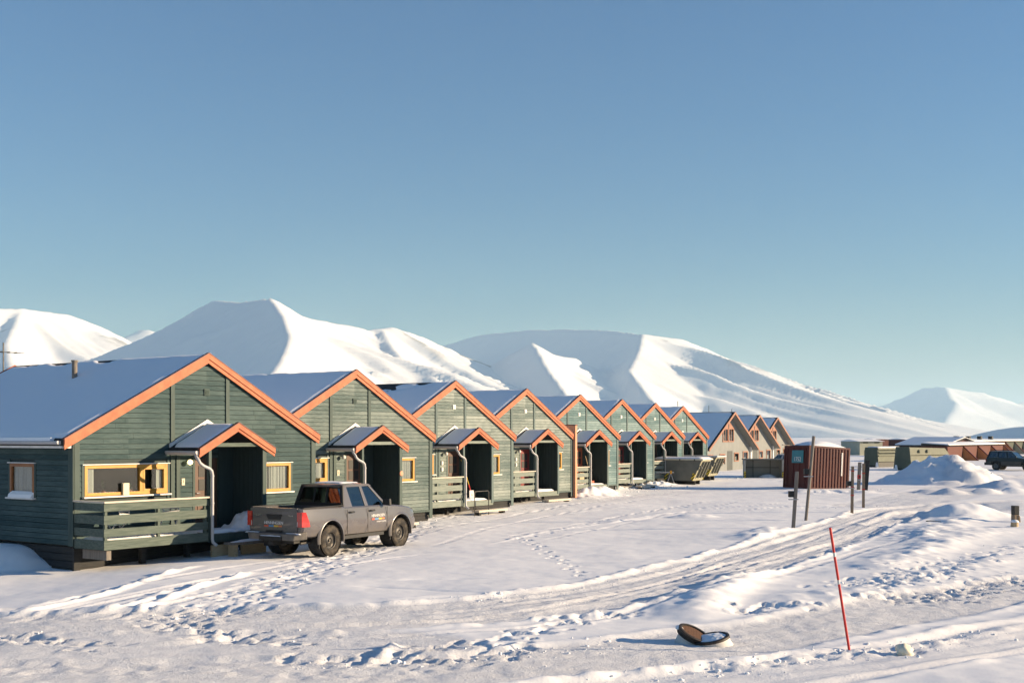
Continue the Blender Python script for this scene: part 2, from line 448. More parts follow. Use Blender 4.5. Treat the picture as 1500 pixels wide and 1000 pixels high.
track([(-260,950),(60,948),(300,948),(520,955)], 1.9, 0.02, 0.008, 0.0, packed=0.9, ruts=False, stri=0.008)
track([(-200,908),(60,906),(300,905),(560,903),(780,888),(930,864),(1060,832),(1160,802),(1250,772),(1320,748),(1420,738),(1560,733)], 1.35, 0.045, 0.009, 0.045, stri=0.035)
track([(-250,985),(100,985),(420,982),(700,974),(900,957),(1060,936),(1200,915),(1350,888),(1520,858),(1750,832)], 1.05, 0.04, 0.012, 0.022, ruts=False, stri=0.01)
track([(250,1080),(700,1035),(1000,1000),(1200,975),(1400,946),(1560,916),(1800,880)], 0.85, 0.05, 0.003, 0.025, packed=0.55, stri=0.02)
track([(400,790),(520,790),(640,768),(760,748),(900,730),(1040,716),(1200,708)], 1.0, 0.01, 0.006, 0.0, packed=0.3, ruts=False, stri=0.01)
track([(1300,770),(1350,752),(1450,748),(1600,745)], 0.9, 0.03, 0.010, 0.03, packed=0.7)
track([(1290,740),(1380,722),(1470,704),(1600,690)], 2.2, 0.02, 0.012, 0.0, packed=0.8, ruts=False)

def ridge(pix, h, w, steep=1.0, seed=3, br=0.5):
    """a low snow ridge: steep > 1 makes one side sharper"""
    global Z
    D, SD, S = pline(curve(pix))
    ww = np.where(SD > 0, w / steep, w)
    fade = 1.0
    L_ = S.max(); fade = np.clip(np.minimum(S, L_ - S) / (0.15 * L_ + 0.01), 0, 1)
    Z += h * np.exp(-(D / ww) ** 2) * (1 - br + br * 2 * np.clip(0.5 + fbm(NX, NY, 0.5, 3, seed), 0, 1)) * fade

def tyres(pix, dp=0.022, gauge=0.74):
    """a pair of shallow wheel lines with pushed-up lips"""
    global Z, PK
    D, SD, S = pline(curve(pix)); x = D * SD + 0.10 * fbm(S, S * 0, 3.0, 2, 33); L_ = S.max()
    fade = np.clip(np.minimum(S, L_ - S) / 0.8, 0, 1) * (0.6 + 0.8 * np.clip(.5 + fbm(S, SD, 1.3, 2, 34), 0, 1))
    for o in (-gauge, gauge):
        q = np.abs(x - o); m = sstep(.15, .09, q) * fade
        Z += -dp * m + .7 * dp * np.exp(-((q - .17) / .045) ** 2) * fade + .012 * m * np.sin(S * 42 + 6 * x)
        PK = np.maximum(PK, .35 * m)
tyres([(1060,735),(960,752),(840,775),(760,790)], .007)
tyres([(620,808),(540,815),(430,835),(250,868),(60,905)], .018)
tyres([(560,800),(420,826),(260,850),(80,882),(-60,900)], .014)
tyres([(980,722),(880,738),(760,757),(660,780),(600,800)], .008)
tyres([(1500,722),(1400,735),(1320,752),(1230,790),(1120,826),(980,868),(800,905),(500,925)], .022)
tyres([(1560,760),(1400,775),(1250,802),(1100,842),(900,880),(700,903)], .014)
tyres([(1480,694),(1400,708),(1300,724),(1180,738),(1060,748)], .010)
# thin crests that wheels pushed up in front of the first house
ridge([(-60,900),(60,886),(150,868),(230,842),(300,826)], 0.07, 0.10, 1.4, 61)
ridge([(-60,884),(40,880),(130,868)], 0.06, 0.09, 1.2, 62)
ridge([(170,902),(240,876),(310,853),(380,834)], 0.07, 0.09, 1.4, 63)
ridge([(90,898),(190,884),(250,862)], 0.05, 0.10, 1.2, 64)
ridge([(545,966),(565,952),(580,945)], 0.07, 0.10, 1.2, 65)
ridge([(180,942),(280,938),(350,925)], 0.06, 0.10, 1.2, 66)
# cart lines across the yard
for pts, h in (([(520,852),(640,849),(760,849),(900,849)], -0.03), ([(500,858),(620,864),(740,874)], -0.025), ([(560,880),(700,874),(820,866)], 0.03),
               ([(700,800),(820,775),(960,758),(1060,752)], 0.03), ([(820,752),(940,742),(1060,745)], 0.03), ([(880,768),(980,752),(1050,743)], 0.025)):
    ridge(pts, h, 0.07, 1.0, 67)
# drifts
ridge([(1008,912),(1045,882),(1085,855),(1120,838)], 0.17, 0.42, 0.5, 71, 0.2)
ridge([(1110,900),(1200,880),(1310,862),(1420,835),(1500,815)], 0.07, 0.6, 0.8, 72, 0.4)
ridge([(1270,850),(1320,826),(1400,795),(1480,775)], 0.13, 0.6, 0.6, 73, 0.3)
ridge([(1330,800),(1390,772),(1440,755)], 0.14, 0.7, 0.6, 78, 0.4)
ridge([(1090,795),(1130,781),(1165,778)], 0.13, 0.5, 0.8, 74, 0.3)
ridge([(960,985),(1080,972),(1180,960),(1260,952),(1380,938),(1520,905)], 0.05, 0.2, 1.0, 75, 0.7)
ridge([(845,732),(890,716),(940,713),(985,708)], 0.26, 1.0, 1.0, 76, 0.6)
ridge([(1150,722),(1190,722),(1250,722),(1270,724)], 0.16, 0.8, 1.0, 77, 0.5)

def heap(x, y, rx, ry, h, lump, seed, p=1.6, rot=0.0):
    global Z
    c, s = math.cos(rot), math.sin(rot)
    u, v = (NX - x) * c + (NY - y) * s, -(NX - x) * s + (NY - y) * c
    d = np.sqrt((u / np.where(u < 0, rx[0], rx[1])) ** 2 + (v / ry) ** 2) + 0.22 * fbm(NX, NY, 1.6, 4, seed)
    Z += h * np.clip(1 - np.clip(d, 0, 1) ** p, 0, 1) + lump * sstep(1.1, 0.6, d) * fbm(NX, NY, 0.9, 5, seed + 3, .62)
heap(29.2, 79.0, (5.0, 3.2), 4.2, 2.0, 0.45, 81, 1.15)
heap(30.2, 70.5, (4.0, 3.4), 2.0, 0.55, 0.2, 83, 1.4)
heap(23.6, 66.0, (1.6, 1.2), 1.2, 0.22, 0.10, 84)
for q_ in range(9): heap(23.5 + 1.9 * q_, 64.2 + .25 * (q_ % 3), (1.3, 1.1), .6, .36, .12, 85 + q_, 1.3)  # low heaps added so their cast shadows join into one shaded band
heap(17.1, 45.4, (2.0, 2.2), 1.0, 0.42, 0.10, 86, 1.5)
heap(21.0, 50.0, (3.0, 3.0), 1.0, 0.40, 0.05, 92, 1.5)
heap(-12.7, 30.2, (2.6, 1.5), 1.3, 0.50, 0.05, 87, 1.5, 0.2)
heap(4.8, 62.4, (2.2, 1.6), 1.2, 0.28, 0.12, 88, 1.4, 0.9)
heap(6.9, 33.0 + 12, (1.2, 1.0), 0.5, 0.12, 0.05, 89)
heap(35.5, 90, (4, 4), 2.5, 0.35, 0.25, 91, 1.4)

# footprints, pressed in one by one
DN = np.zeros_like(Z); RM = np.zeros_like(Z)
def stamp(x, y, ang, ln, wd, dp):
    ia, ib = np.searchsorted(gx[i0:i1], [x - ln, x + ln]); ja, jb = np.searchsorted(gy[j0:j1], [y - ln, y + ln])
    if ib - ia < 2 or jb - ja < 2: return
    X, Y = NX[ja:jb, ia:ib] - x, NY[ja:jb, ia:ib] - y
    c, s = math.cos(ang), math.sin(ang)
    d = np.sqrt(((X * c + Y * s) / (ln / 2)) ** 2 + ((-X * s + Y * c) / (wd / 2)) ** 2)
    DN[ja:jb, ia:ib] = np.minimum(DN[ja:jb, ia:ib], -dp * sstep(1.15, 0.55, d))
    RM[ja:jb, ia:ib] = np.maximum(RM[ja:jb, ia:ib], 0.35 * dp * np.exp(-((d - 1.35) / 0.3) ** 2))
rng = random.Random(11)
def trail(pix, n_side=0.11, step=0.62, dp=0.06):
    pts = curve(pix); acc = 0; side = 1
    for a, b in zip(pts[:-1], pts[1:]):
        d = np.array(b) - a; L_ = np.hypot(*d); an = math.atan2(d[1], d[0]); t = step - acc
        while t < L_:
            q = np.array(a) + d * t / L_; side = -side
            stamp(q[0] - math.sin(an) * side * n_side + rng.gauss(0, .02), q[1] + math.cos(an) * side * n_side, an + rng.gauss(0, .12), 0.30, 0.13, dp * rng.uniform(.7, 1.15))
            t += step
        acc = L_ - (t - step)
CL = []                                                   # where loose clods lie
def trample(pix, half, n, dp=(0.025, 0.06)):
    pts = curve(pix)
    for _ in range(n):
        k = rng.randrange(len(pts) - 1); t = rng.random()
        q = np.array(pts[k]) * (1 - t) + np.array(pts[k + 1]) * t
        x, y = q[0] + rng.gauss(0, half * .55), q[1] + rng.gauss(0, half * .55)
        stamp(x, y, rng.gauss(.6, .7), rng.uniform(.18, .33), rng.uniform(.10, .16), rng.uniform(*dp))
        if rng.random() < .25: CL.append((x + rng.gauss(0, .2), y + rng.gauss(0, .2)))
trail([(765,786),(792,806),(826,826),(862,850)], dp=0.07)
trail([(1030,735),(1000,742),(930,752),(840,772),(765,787)], dp=0.04)
trample([(640,752),(580,785),(500,815),(420,848),(330,882),(255,905)], 0.72, 900, (0.02, 0.05))
trample([(250,905),(330,930),(420,936)], 0.6, 110)
trample([(0,928),(60,932),(140,945)], 0.35, 60)
trample([(635,752),(720,738),(790,730),(850,722)], 0.8, 190, (0.02, 0.06))
trample([(560,962),(660,948),(740,938),(830,912),(900,902)], 0.36, 90, (0.03, 0.07))
trample([(1090,900),(1130,893),(1180,890)], 0.28, 34, (0.05, 0.1))
trample([(1260,862),(1340,850),(1420,828),(1520,800)], 0.8, 260, (0.03, 0.06))
trample([(1300,880),(1400,872),(1500,850)], 0.6, 120, (0.03, 0.07))
trample([(900,985),(1060,975),(1160,962),(1250,955),(1330,948),(1400,935)], 0.16, 90, (0.015, 0.035))
trample([(430,962),(620,965),(760,955)], 0.3, 60, (0.03, 0.06))
trample([(880,716),(930,716),(980,712)], 0.8, 60, (0.04, 0.1))
trample([(1050,702),(1100,700),(1150,704)], 1.0, 60, (0.05, 0.12))
trample([(1180,722),(1250,722),(1300,715)], 0.8, 60, (0.05, 0.1))
trample([(1180,745),(1240,742),(1290,738)], 0.6, 50, (0.02, 0.05))
for px, py in ((1360,742),(1345,744),(1330,746),(1315,749),(1300,753)):          # tread bars of a tracked vehicle
    a = G(px - 8, py + 4); b = G(px + 8, py - 5)
    ridge([(px - 9, py + 5), (px - 2, py), (px + 6, py - 5)], 0.05, 0.12, 1.0, 79, 0.2)

Z += np.where(DN < -.004, DN, RM)
edge = np.minimum.reduce([sstep(-45, -38, NX), sstep(60, 52, NX), sstep(8, 10, NY), sstep(135, 122, NY)])
GZ[j0:j1, i0:i1] = Z * edge; PACK[j0:j1, i0:i1] = PK * edge
far = sstep(130, 400, np.hypot(GX, GY))
GZ += far * (1.2 * fbm(GX, GY, 260, 4, 95) - 0.4)

def gz(x, y):
    """ground height under a point"""
    i = int(np.clip(np.searchsorted(gx, x) - 1, 0, len(gx) - 2)); j = int(np.clip(np.searchsorted(gy, y) - 1, 0, len(gy) - 2))
    fx, fy = (x - gx[i]) / (gx[i + 1] - gx[i]), (y - gy[j]) / (gy[j + 1] - gy[j])
    return float((GZ[j, i] * (1 - fx) + GZ[j, i + 1] * fx) * (1 - fy) + (GZ[j + 1, i] * (1 - fx) + GZ[j + 1, i + 1] * fx) * fy)

me = grid_mesh('snow_ground', GX, GY, GZ)
at = me.attributes.new('pack', 'FLOAT', 'POINT'); at.data.foreach_set('value', PACK.astype(np.float32).reshape(-1))
me.materials.append(M['snow'])
tag(link(bpy.data.objects.new('ground', me)), kind='structure')

# loose clods kicked up beside the footprints and along the track edges
for pix, n, sp in (([(560,884),(700,878),(820,868),(1000,828),(1130,790)], 150, .18), ([(900,985),(1060,972),(1200,958),(1330,944),(1450,925)], 240, .25),
                   ([(430,968),(620,968),(800,955),(900,940)], 130, .2), ([(860,722),(920,718),(985,712)], 160, .8), ([(1350,700),(1400,698),(1440,712)], 90, 1.0)):
    pts = curve(pix)
    for _ in range(n):
        k = rng.randrange(len(pts) - 1); t = rng.random()
        q = np.array(pts[k]) * (1 - t) + np.array(pts[k + 1]) * t
        CL.append((q[0] + rng.gauss(0, sp), q[1] + rng.gauss(0, sp)))
mb = MB()
ico = bmesh.new(); bmesh.ops.create_icosphere(ico, subdivisions=1, radius=1.0)
iv = [v.co.copy() for v in ico.verts]; jf = [[v.index for v in f.verts] for f in ico.faces]; ico.free()
for x, y in CL:
    r = min(0.05, 0.006 + rng.expovariate(1 / 0.007)) * (1.0 if y < 40 else 1.8); z = gz(x, y); b = len(mb.v)
    sx, sy, sz = rng.uniform(.7, 1.4), rng.uniform(.7, 1.4), rng.uniform(.5, .9)
    mb.v += [(x + v.x * r * sx * rng.uniform(.8, 1.2), y + v.y * r * sy * rng.uniform(.8, 1.2), z + r * .25 + v.z * r * sz * rng.uniform(.8, 1.2)) for v in iv]
    mb.f += [tuple(b + k for k in f) for f in jf]
tag(mb.build('snow_clods', M['clod']), 'loose lumps of snow scattered over the trampled yard', 'snow clods', kind='stuff')

# ------------------------------------------------------------------ mountains
def C3(px, py, y): return ((px - 750.0) / F_PX * y, y, CAM_H + (HORIZON - py) / F_PX * y)

def mountain(name, chains, res, seed, pad=2000, rough=14.0, rock=1.0):
    allp = np.array([p for c in chains for p in c[0]])
    x0, y0 = allp[:, 0].min() - pad, allp[:, 1].min() - pad
    x1, y1 = allp[:, 0].max() + pad, allp[:, 1].max() + 500
    X, Y = np.meshgrid(np.arange(x0, x1, res), np.arange(y0, y1, res))
    wx = 150 * fbm(X, Y, 900, 3, seed + 7); wy = 150 * fbm(X, Y, 700, 4, seed + 9)
    H = np.full(X.shape, -60.0); RK = np.zeros(X.shape)
    for nodes, kf, kb, Lc, gul, lam in chains:
        nodes = np.array(nodes, float); s0 = 0.0; best = np.full(X.shape, -1e9); rk = np.zeros(X.shape)
        for a, b in zip(nodes[:-1], nodes[1:]):
            d = b[:2] - a[:2]; Ln = np.hypot(*d)
            tr = ((X - a[0]) * d[0] + (Y - a[1]) * d[1]) / Ln ** 2
            t = np.clip(tr, 0, 1)
            ex, ey = X - a[0] - t * d[0], Y - a[1] - t * d[1]
            dist = np.hypot(ex, ey); side = d[0] * ey - d[1] * ex
            sn = np.clip(side / (Ln * dist + 1e-6), -1, 1)
            mid = (kf + kb) / 2
            k = np.where(sn < 0, kf + (mid - kf) * (1 + sn), mid + (kb - mid) * sn)
            over = np.maximum(-tr, tr - 1) * Ln
            k = np.where((tr > 0) & (tr < 1), np.where(side < 0, kf, kb), k * (1 + .7 * sstep(0, 1, np.clip(over, 0, None) / (dist + 1e-6))))
            drop = k * Lc * np.log1p(dist / Lc)
            wav = (s0 + tr * Ln + wx + .4 * wy) / lam
            g = 0; amp = 1.0; w_ = wav
            for o in range(3):                              # gullies that fork as they run down
                g = g + amp * (1 - 2 * np.abs(vnoise(w_ + 9 * o, dist / (lam * 6.0) + 3.3 * o, seed + o)) * 2); w_ = w_ * 2.15; amp *= .5
            front = np.where(side < 0, 1, .6)
            h = a[2] + t * (b[2] - a[2]) - drop + gul * sstep(0, 420, dist) * sstep(2400, 900, dist) * front * (g * .55 - .25)
            up = h > best
            r_ = sstep(.80, 1.25, g) * sstep(15, 60, dist) * sstep(900, 260, dist) * (side < 0)
            rk = np.where(up, r_, rk); best = np.maximum(best, h); s0 += Ln
        ksm = 10.0
        RK = np.where(best > H, rk * (gul > 20), RK)
        hi = np.maximum(H, best); H = hi + ksm * np.exp(-np.abs(H - best) / ksm) * 0.35
    n1 = fbm(X + wx, Y + wy, 420, 4, seed + 20); n2 = np.abs(fbm(X + .5 * wx, Y, 150, 3, seed + 30)); n3 = np.abs(fbm(X + .8 * wy, Y + .3 * wx, 85, 3, seed + 35, .6))
    H += (rough * n1 - rough * .55 * n2 - rough * .42 * n3) * (.25 + .75 * sstep(60, 330, H)) * sstep(-40, 60, H)
    RK = RK * sstep(-.06, .22, fbm(X, Y, 200, 4, seed + 40, .6)) * rock * .85
    ed = np.minimum.reduce([X - x0, x1 - X, Y - y0, y1 - Y])
    H -= 160 * sstep(400, 0, ed) + 5
    me = grid_mesh(name, X, Y, H); me.materials.append(M['snow_far'])
    at = me.attributes.new('rock', 'FLOAT', 'POINT'); at.data.foreach_set('value', RK.astype(np.float32).reshape(-1))
    return tag(link(bpy.data.objects.new(name, me)), kind='structure')

# (nodes, slope on the camera side, slope behind, scale of the flattening, gully depth, gully spacing)
mountain('mountain', [
    ([C3(-260,470,7700), C3(-60,452,7900), C3(32,449,8300), C3(98,458,8600), C3(150,478,8900), C3(192,499,9200), C3(250,535,9600)], 0.60, 0.5, 1500, 60, 300),
    ([C3(32,449,8300), C3(10,500,7500), C3(20,560,6700)], 0.55, 0.55, 900, 25, 240)], 28, 100)
mountain('mountain', [
    ([C3(90,538,7600), C3(180,505,7300), C3(240,479,7000), C3(270,462,6850), C3(312,438,6600), C3(345,438,6350), C3(396,435,6000)], 0.80, 0.5, 2600, 12, 420),
    ([C3(396,435,6000), C3(420,452,6150), C3(455,463,6300), C3(500,470,6500), C3(540,483,6650), C3(575,479,6800), C3(608,489,7000), C3(660,510,7400)], 0.56, 0.5, 1500, 75, 280),
    ([C3(396,435,6000), C3(414,462,5650), C3(424,490,5300), C3(412,522,4900), C3(385,555,4500)], 0.78, 0.56, 1600, 12, 200),
    ([C3(560,482,6700), C3(585,520,6000), C3(650,560,5400)], 0.5, 0.55, 900, 18, 220)], 22, 200)
mountain('mountain', [
    ([C3(560,536,11000), C3(622,512,10400), C3(700,490,9700), C3(770,481,9100), C3(855,480,8500), C3(900,481,8150), C3(940,487,7700)], 0.80, 0.5, 2600, 14, 420),
    ([C3(940,487,7700), C3(965,489,7800), C3(1002,495,7950), C3(1042,512,8150), C3(1100,551,8400), C3(1160,580,8650), C3(1225,602,8900), C3(1320,630,9300)], 0.48, 0.5, 1700, 90, 260),
    ([C3(940,487,7700), C3(936,510,7300), C3(920,540,6800), C3(955,585,6100), C3(985,615,5500)], 0.74, 0.50, 1300, 20, 220),
    ([C3(640,575,8600), C3(715,535,7800), C3(750,516,7400), C3(780,500,7000)], 0.78, 0.5, 2000, 10, 300),
    ([C3(780,500,7000), C3(808,515,7150), C3(842,521,7350), C3(872,536,7500), C3(900,560,7700)], 0.60, 0.5, 1000, 34, 200),
    ([C3(780,500,7000), C3(800,535,6500), C3(825,570,6000), C3(850,600,5500)], 0.74, 0.52, 1300, 14, 180)], 23, 300)
mountain('mountain', [
    ([C3(1215,612,17500), C3(1290,592,17000), C3(1338,577,16500), C3(1352,567,16000), C3(1384,565,15400)], 0.55, 0.3, 2200, 50, 700),
    ([C3(1384,565,15400), C3(1400,568,15600), C3(1440,573,16000), C3(1490,589,16500), C3(1560,578,17000), C3(1700,560,17400)], 0.55, 0.3, 2200, 100, 700),
    ([C3(1384,565,15400), C3(1400,590,14200), C3(1380,622,13000)], 0.5, 0.55, 1500, 40, 500),
    ([C3(1440,573,16000), C3(1450,600,15000), C3(1430,625,13800)], 0.5, 0.55, 1500, 40, 500)], 60, 400, pad=4200, rough=30, rock=.3)
mountain('mountain', [
    ([C3(140,520,13500), C3(186,492,13000), C3(206,481,12700), C3(216,480,12400), C3(250,500,12800), C3(320,520,13500)], 0.5, 0.4, 1800, 40, 500)], 80, 500, pad=3000, rock=.3)
mountain('hill', [
    ([C3(1408,645,4300), C3(1436,632,4000), C3(1462,626,3700), C3(1490,622,3400), C3(1560,618,3000), C3(1700,615,2700)], 0.30, 0.3, 700, 3, 120)], 14, 600, pad=700, rough=3, rock=0)

# ------------------------------------------------------------------ the green row
U = Vector((0.581, 0.814, 0)); NRM = Vector((-0.814, 0.581, 0))
ROT = math.atan2(0.814, 0.581)
P0 = Vector((-8.28, 32.30, 0)); STEP = Vector((2.96, 7.885, 0))
W2, RZ, SL, BASE, PITCH_ROW = 4.07, 5.28, 0.522, 0.42, 0.13
def roof_z(x): return RZ - SL * abs(x)

def snow_sheet(name, parent, x0, x1, y0, y1, zf, thick, seed, nx=26, ny=40, bare=None, ragged=0.0, mat=None):
    u = np.linspace(x0, x1, nx); v = np.linspace(y0, y1, ny); X, Y = np.meshgrid(u, v)
    e = np.minimum.reduce([np.abs(X - x0) / 0.10, np.abs(x1 - X) / 0.10, np.abs(Y - y0) / 0.10, np.abs(y1 - Y) / 0.10])
    t = thick * (1 + 0.5 * fbm(X, Y, 1.7, 3, seed)) * np.sqrt(np.clip(e, 0, 1))
    if ragged: t = t - ragged * np.clip(fbm(X, Y, 0.5, 3, seed + 4) + .25, 0, 1) * np.clip(1.2 - e * .25, 0, 1)
    if bare is not None: t = t - bare(X, Y)
    Z_ = np.vectorize(zf)(X) + t
    Z_ = np.where(e < 0.01, np.vectorize(zf)(X) - 0.02, Z_)
    me = grid_mesh(name, X, Y, Z_); me.materials.append(mat or M['snow_roof'])
    return link(bpy.data.objects.new(name, me), parent)

def cut(iv, a, b):
    out = []
    for p, q in iv:
        if b <= p or a >= q: out.append((p, q)); continue
        if a > p + .03: out.append((p, a))
        if b < q - .03: out.append((b, q))
    return out

def plank_mesh(mb, pa, pb, qa, qb, z0, z1, axis_, at_, out):
    """one lapped board: bottom edge pa..pb at z0, top edge qa..qb at z1; out = outward direction sign"""
    t0, t1 = 0.030 * out, 0.022 * out; z1 = z1 - .026
    if axis_ == 'x':
        mb.hexa([(pa, at_ + t0, z0), (pb, at_ + t0, z0), (pb, at_, z0), (pa, at_, z0), (qa, at_ + t1, z1), (qb, at_ + t1, z1), (qb, at_, z1), (qa, at_, z1)])
    else:
        mb.hexa([(at_ + t0, pa, z0), (at_ + t0, pb, z0), (at_, pb, z0), (at_, pa, z0), (at_ + t1, qa, z1), (at_ + t1, qb, z1), (at_, qb, z1), (at_, qa, z1)])

def window(root, x0, x1, z0, z1, mull=(), curtain=True, fr=None, wall_at=0.0, axis_='x', sgn=-1, wsill=True, name='window'):
    """framed window set in an opening; axis_ is the wall's direction, sgn its outward side"""
    fr = fr or M['frame']; w = 0.075
    def B(mb, a, b, n0, n1, c, d):
        n0, n1 = wall_at + sgn * n0, wall_at + sgn * n1; lo, hi = min(n0, n1), max(n0, n1)
        mb.box(a, b, lo, hi, c, d) if axis_ == 'x' else mb.box(lo, hi, a, b, c, d)
    mb = MB()
    B(mb, x0, x0 + w, -.06, .045, z0, z1); B(mb, x1 - w, x1, -.06, .045, z0, z1)
    B(mb, x0 + w, x1 - w, -.06, .045, z1 - w, z1); B(mb, x0 + w, x1 - w, -.06, .045, z0, z0 + w)
    for m_ in mull: B(mb, m_ - .05, m_ + .05, -.06, .047, z0 + w, z1 - w)
    win = mb.build(name, fr, root, bevel=0.006)
    ed = [x0 + w] + [q for m_ in mull for q in (m_ - .05, m_ + .05)] + [x1 - w]
    for a, b in zip(ed[0::2], ed[1::2]):
        mb = MB(); B(mb, a, b, -.012, -.004, z0 + w, z1 - w); mb.build('pane', M['glass'], win)
    if len(mull):                                          # opening sash beside the mullion
        a, b = mull[-1] + .05, x1 - w; mb = MB(); s = .05
        B(mb, a, a + s, -.004, .055, z0 + w, z1 - w); B(mb, b - s, b, -.004, .055, z0 + w, z1 - w)
        B(mb, a + s, b - s, -.004, .055, z1 - w - s, z1 - w); B(mb, a + s, b - s, -.004, .055, z0 + w, z0 + w + s)
        mb.build('sash', fr, win)
    if wsill:
        mb = MB(); B(mb, x0 - .07, x1 + .07, .0, .13, z0 - .05, z0 - .012); mb.build('sill', M['white'], win)
        mb = MB(); B(mb, x0 - .07, x1 + .07, .0, .075, z1 + .012, z1 + .035); mb.build('head_flashing', M['white'], win)
        for a, b in ((x0 - .075, x0 - .003), (x1 + .003, x1 + .075)):
            mb = MB(); B(mb, a, b, .0, .04, z0 - .01, z1 + .01); mb.build('casing', root['trim_mat_'] if 'trim_mat_' in root else TRIM, win)
    if curtain:
        n = 40; x0_, x1_ = x0 + w, x1 - w; pts = [(x0_ + (x1_ - x0_) * k / n, wall_at - sgn * (.040 + .012 * math.sin(k * 1.7) + .006 * math.sin(k * 4.1))) for k in range(n + 1)]
        for lo, hi in curtain if isinstance(curtain, list) else [(0, n)]:
            mb = MB()
            for (a, p), (b, q) in zip(pts[lo:hi], pts[lo + 1:hi + 1]):
                mb.poly([(a, p, z0), (b, q, z0), (b, q, z1), (a, p, z1)] if axis_ == 'x' else [(p, a, z0), (q, b, z0), (q, b, z1), (p, a, z1)])
            mb.build('curtain', M['curtain'], win, smooth=True)
    return win

TRIM = M['trim']
def make_house(k, cfg):
    global TRIM
    root = empty('terraced_house', P0 + STEP * k, ROT, cfg['label'], 'house', 'green terraced houses standing in a staggered row')
    S_, TRIM, RAIL = M[cfg['siding']], M[cfg.get('trim', 'trim')], M[cfg.get('rail', 'rail')]
    lo_l = -4.40 if k == 0 else -4.07
    hi_r = 4.20; dep = 9.0
    wl_z = lambda x: roof_z(x) - 0.17
    # openings on the front: x0, x1, z0, z1
    WL, WR = (-3.78, -1.30, 1.60, 2.35), (1.62, 3.10, 1.50, 2.30)
    DR = (-0.46, 0.48, 0.56, 2.56)
    opens = [WL, WR, DR]
    # ---- wall shell with true openings
    mb = MB(); xs = sorted({-W2, 0.0, W2, *[o[0] for o in opens], *[o[1] for o in opens]})
    for a, b in zip(xs[:-1], xs[1:]):
        hol = [(o[2], o[3]) for o in opens if o[0] <= a + 1e-6 and o[1] >= b - 1e-6]
        zb = BASE
        for h0, h1 in hol: mb.box(a, b, 0, .18, zb, h0); zb = h1
        mb.hexa([(a, 0, zb), (b, 0, zb), (b, .18, zb), (a, .18, zb), (a, 0, wl_z(a)), (b, 0, wl_z(b)), (b, .18, wl_z(b)), (a, .18, wl_z(a))])
    SW = (1.58, 2.64, 1.54, 2.38)                           # window in the side wall of the end house
    if k == 0:
        mb.box(-W2, -W2 + .18, .18, SW[0], BASE, wl_z(W2)); mb.box(-W2, -W2 + .18, SW[1], dep - .4, BASE, wl_z(W2))
        mb.box(-W2, -W2 + .18, SW[0], SW[1], BASE, SW[2]); mb.box(-W2, -W2 + .18, SW[0], SW[1], SW[3], wl_z(W2))
    else:
        mb.box(-W2, -W2 + .18, .18, dep - .4, BASE, wl_z(W2))
    mb.box(W2 - .18, W2, .18, dep - .4, BASE, wl_z(W2))
    mb.prism([(-W2, dep - .4, BASE), (W2, dep - .4, BASE), (W2, dep - .4, wl_z(W2)), (0, dep - .4, wl_z(0)), (-W2, dep - .4, wl_z(W2))], (0, .18, 0))
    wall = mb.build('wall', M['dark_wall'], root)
    MB().box(-W2 + .2, W2 - .2, .2, dep - .5, BASE - .06, BASE + .06).build('floor', M['room'], root)
    MB().box(-W2 + .2, W2 - .2, 2.6, 2.7, BASE + .07, 2.9).build('partition', M['room'], root)
    # ---- clapboards, cut by the openings and the roof line
    trims = (-1.13, 0.72)
    rows = []; z = BASE
    while z < RZ - .35: rows.append(z); z += PITCH_ROW
    single = k < 2; allp = MB(); cnt = 0
    for z in rows:
        z1 = z + PITCH_ROW + .012
        lim = min(W2, (RZ - .17 - z) / SL); limt = min(W2, (RZ - .17 - z1) / SL)
        if limt < .06: continue
        iv = [(-lim, lim)]
        for o in opens:
            if z1 > o[2] - .02 and z < o[3] + .02: iv = cut(iv, o[0] - .01, o[1] + .01)
        for t_ in trims:
            if t_ > 0 and z < 2.9: continue
            iv = [q for p in iv for q in (((p[0], t_), (t_ + .002, p[1])) if p[0] < t_ - .1 and p[1] > t_ + .1 else (p,))]
        if single:                                          # butt joints along the longer runs
            nv = []
            for a, b in iv:
                j = a + (b - a) * random.uniform(.25, .75)
                nv += [(a, j), (j + .004, b)] if b - a > 2.0 else [(a, b)]
            iv = nv
        for a, b in iv:
            mb = MB() if single else allp
            plank_mesh(mb, a, b, max(a, -limt), min(b, limt), z, z1, 'x', 0.0, -1)
            if single: mb.build('plank', S_, wall)
    if k == 0:
        for z in rows:
            z1 = z + PITCH_ROW + .012
            if z1 > wl_z(W2) + .05: break
            iv = [(0.0, dep - .4)]
            if z1 > SW[2] - .02 and z < SW[3] + .02: iv = cut(iv, SW[0] - .01, SW[1] + .01)
            for a, b in iv:
                mb = MB(); plank_mesh(mb, a, b, a, b, z, z1, 'y', -W2, -1); mb.build('plank', S_, wall)
    if not single:
        tag(allp.build('clapboards', S_, wall), kind='stuff')
    # ---- trims on the facade
    def board(x0, x1, z0, z1, d=.06, y=0.0, n='trim_board', mat=None):
        mb = MB(); mb.hexa([(x0, y - d, z0), (x1, y - d, z0), (x1, y, z0), (x0, y, z0), (x0, y - d, min(z1, wl_z(x0))), (x1, y - d, min(z1, wl_z(x1))), (x1, y, min(z1, wl_z(x1))), (x0, y, min(z1, wl_z(x0)))])
        return mb.build(n, mat or TRIM, root)
    board(-1.20, -1.08, BASE - .02, 9); board(0.66, 0.78, 2.9, 9); board(-1.02, -.90, .58, 2.75)
    board(-W2 - .03, -W2 + .14, BASE - .02, 9, .055, n='corner_board'); board(W2 - .14, W2 + .03, BASE - .3 if k else BASE - .3, 9, .055, n='corner_board')
    if k == 0: MB().box(-W2 - .05, -W2, -.055, .14, BASE - .02, wl_z(W2) - .02).build('corner_board', TRIM, root)
    board(-4.0, 4.0, BASE - .07, BASE - .01, .05, n='sill_board')
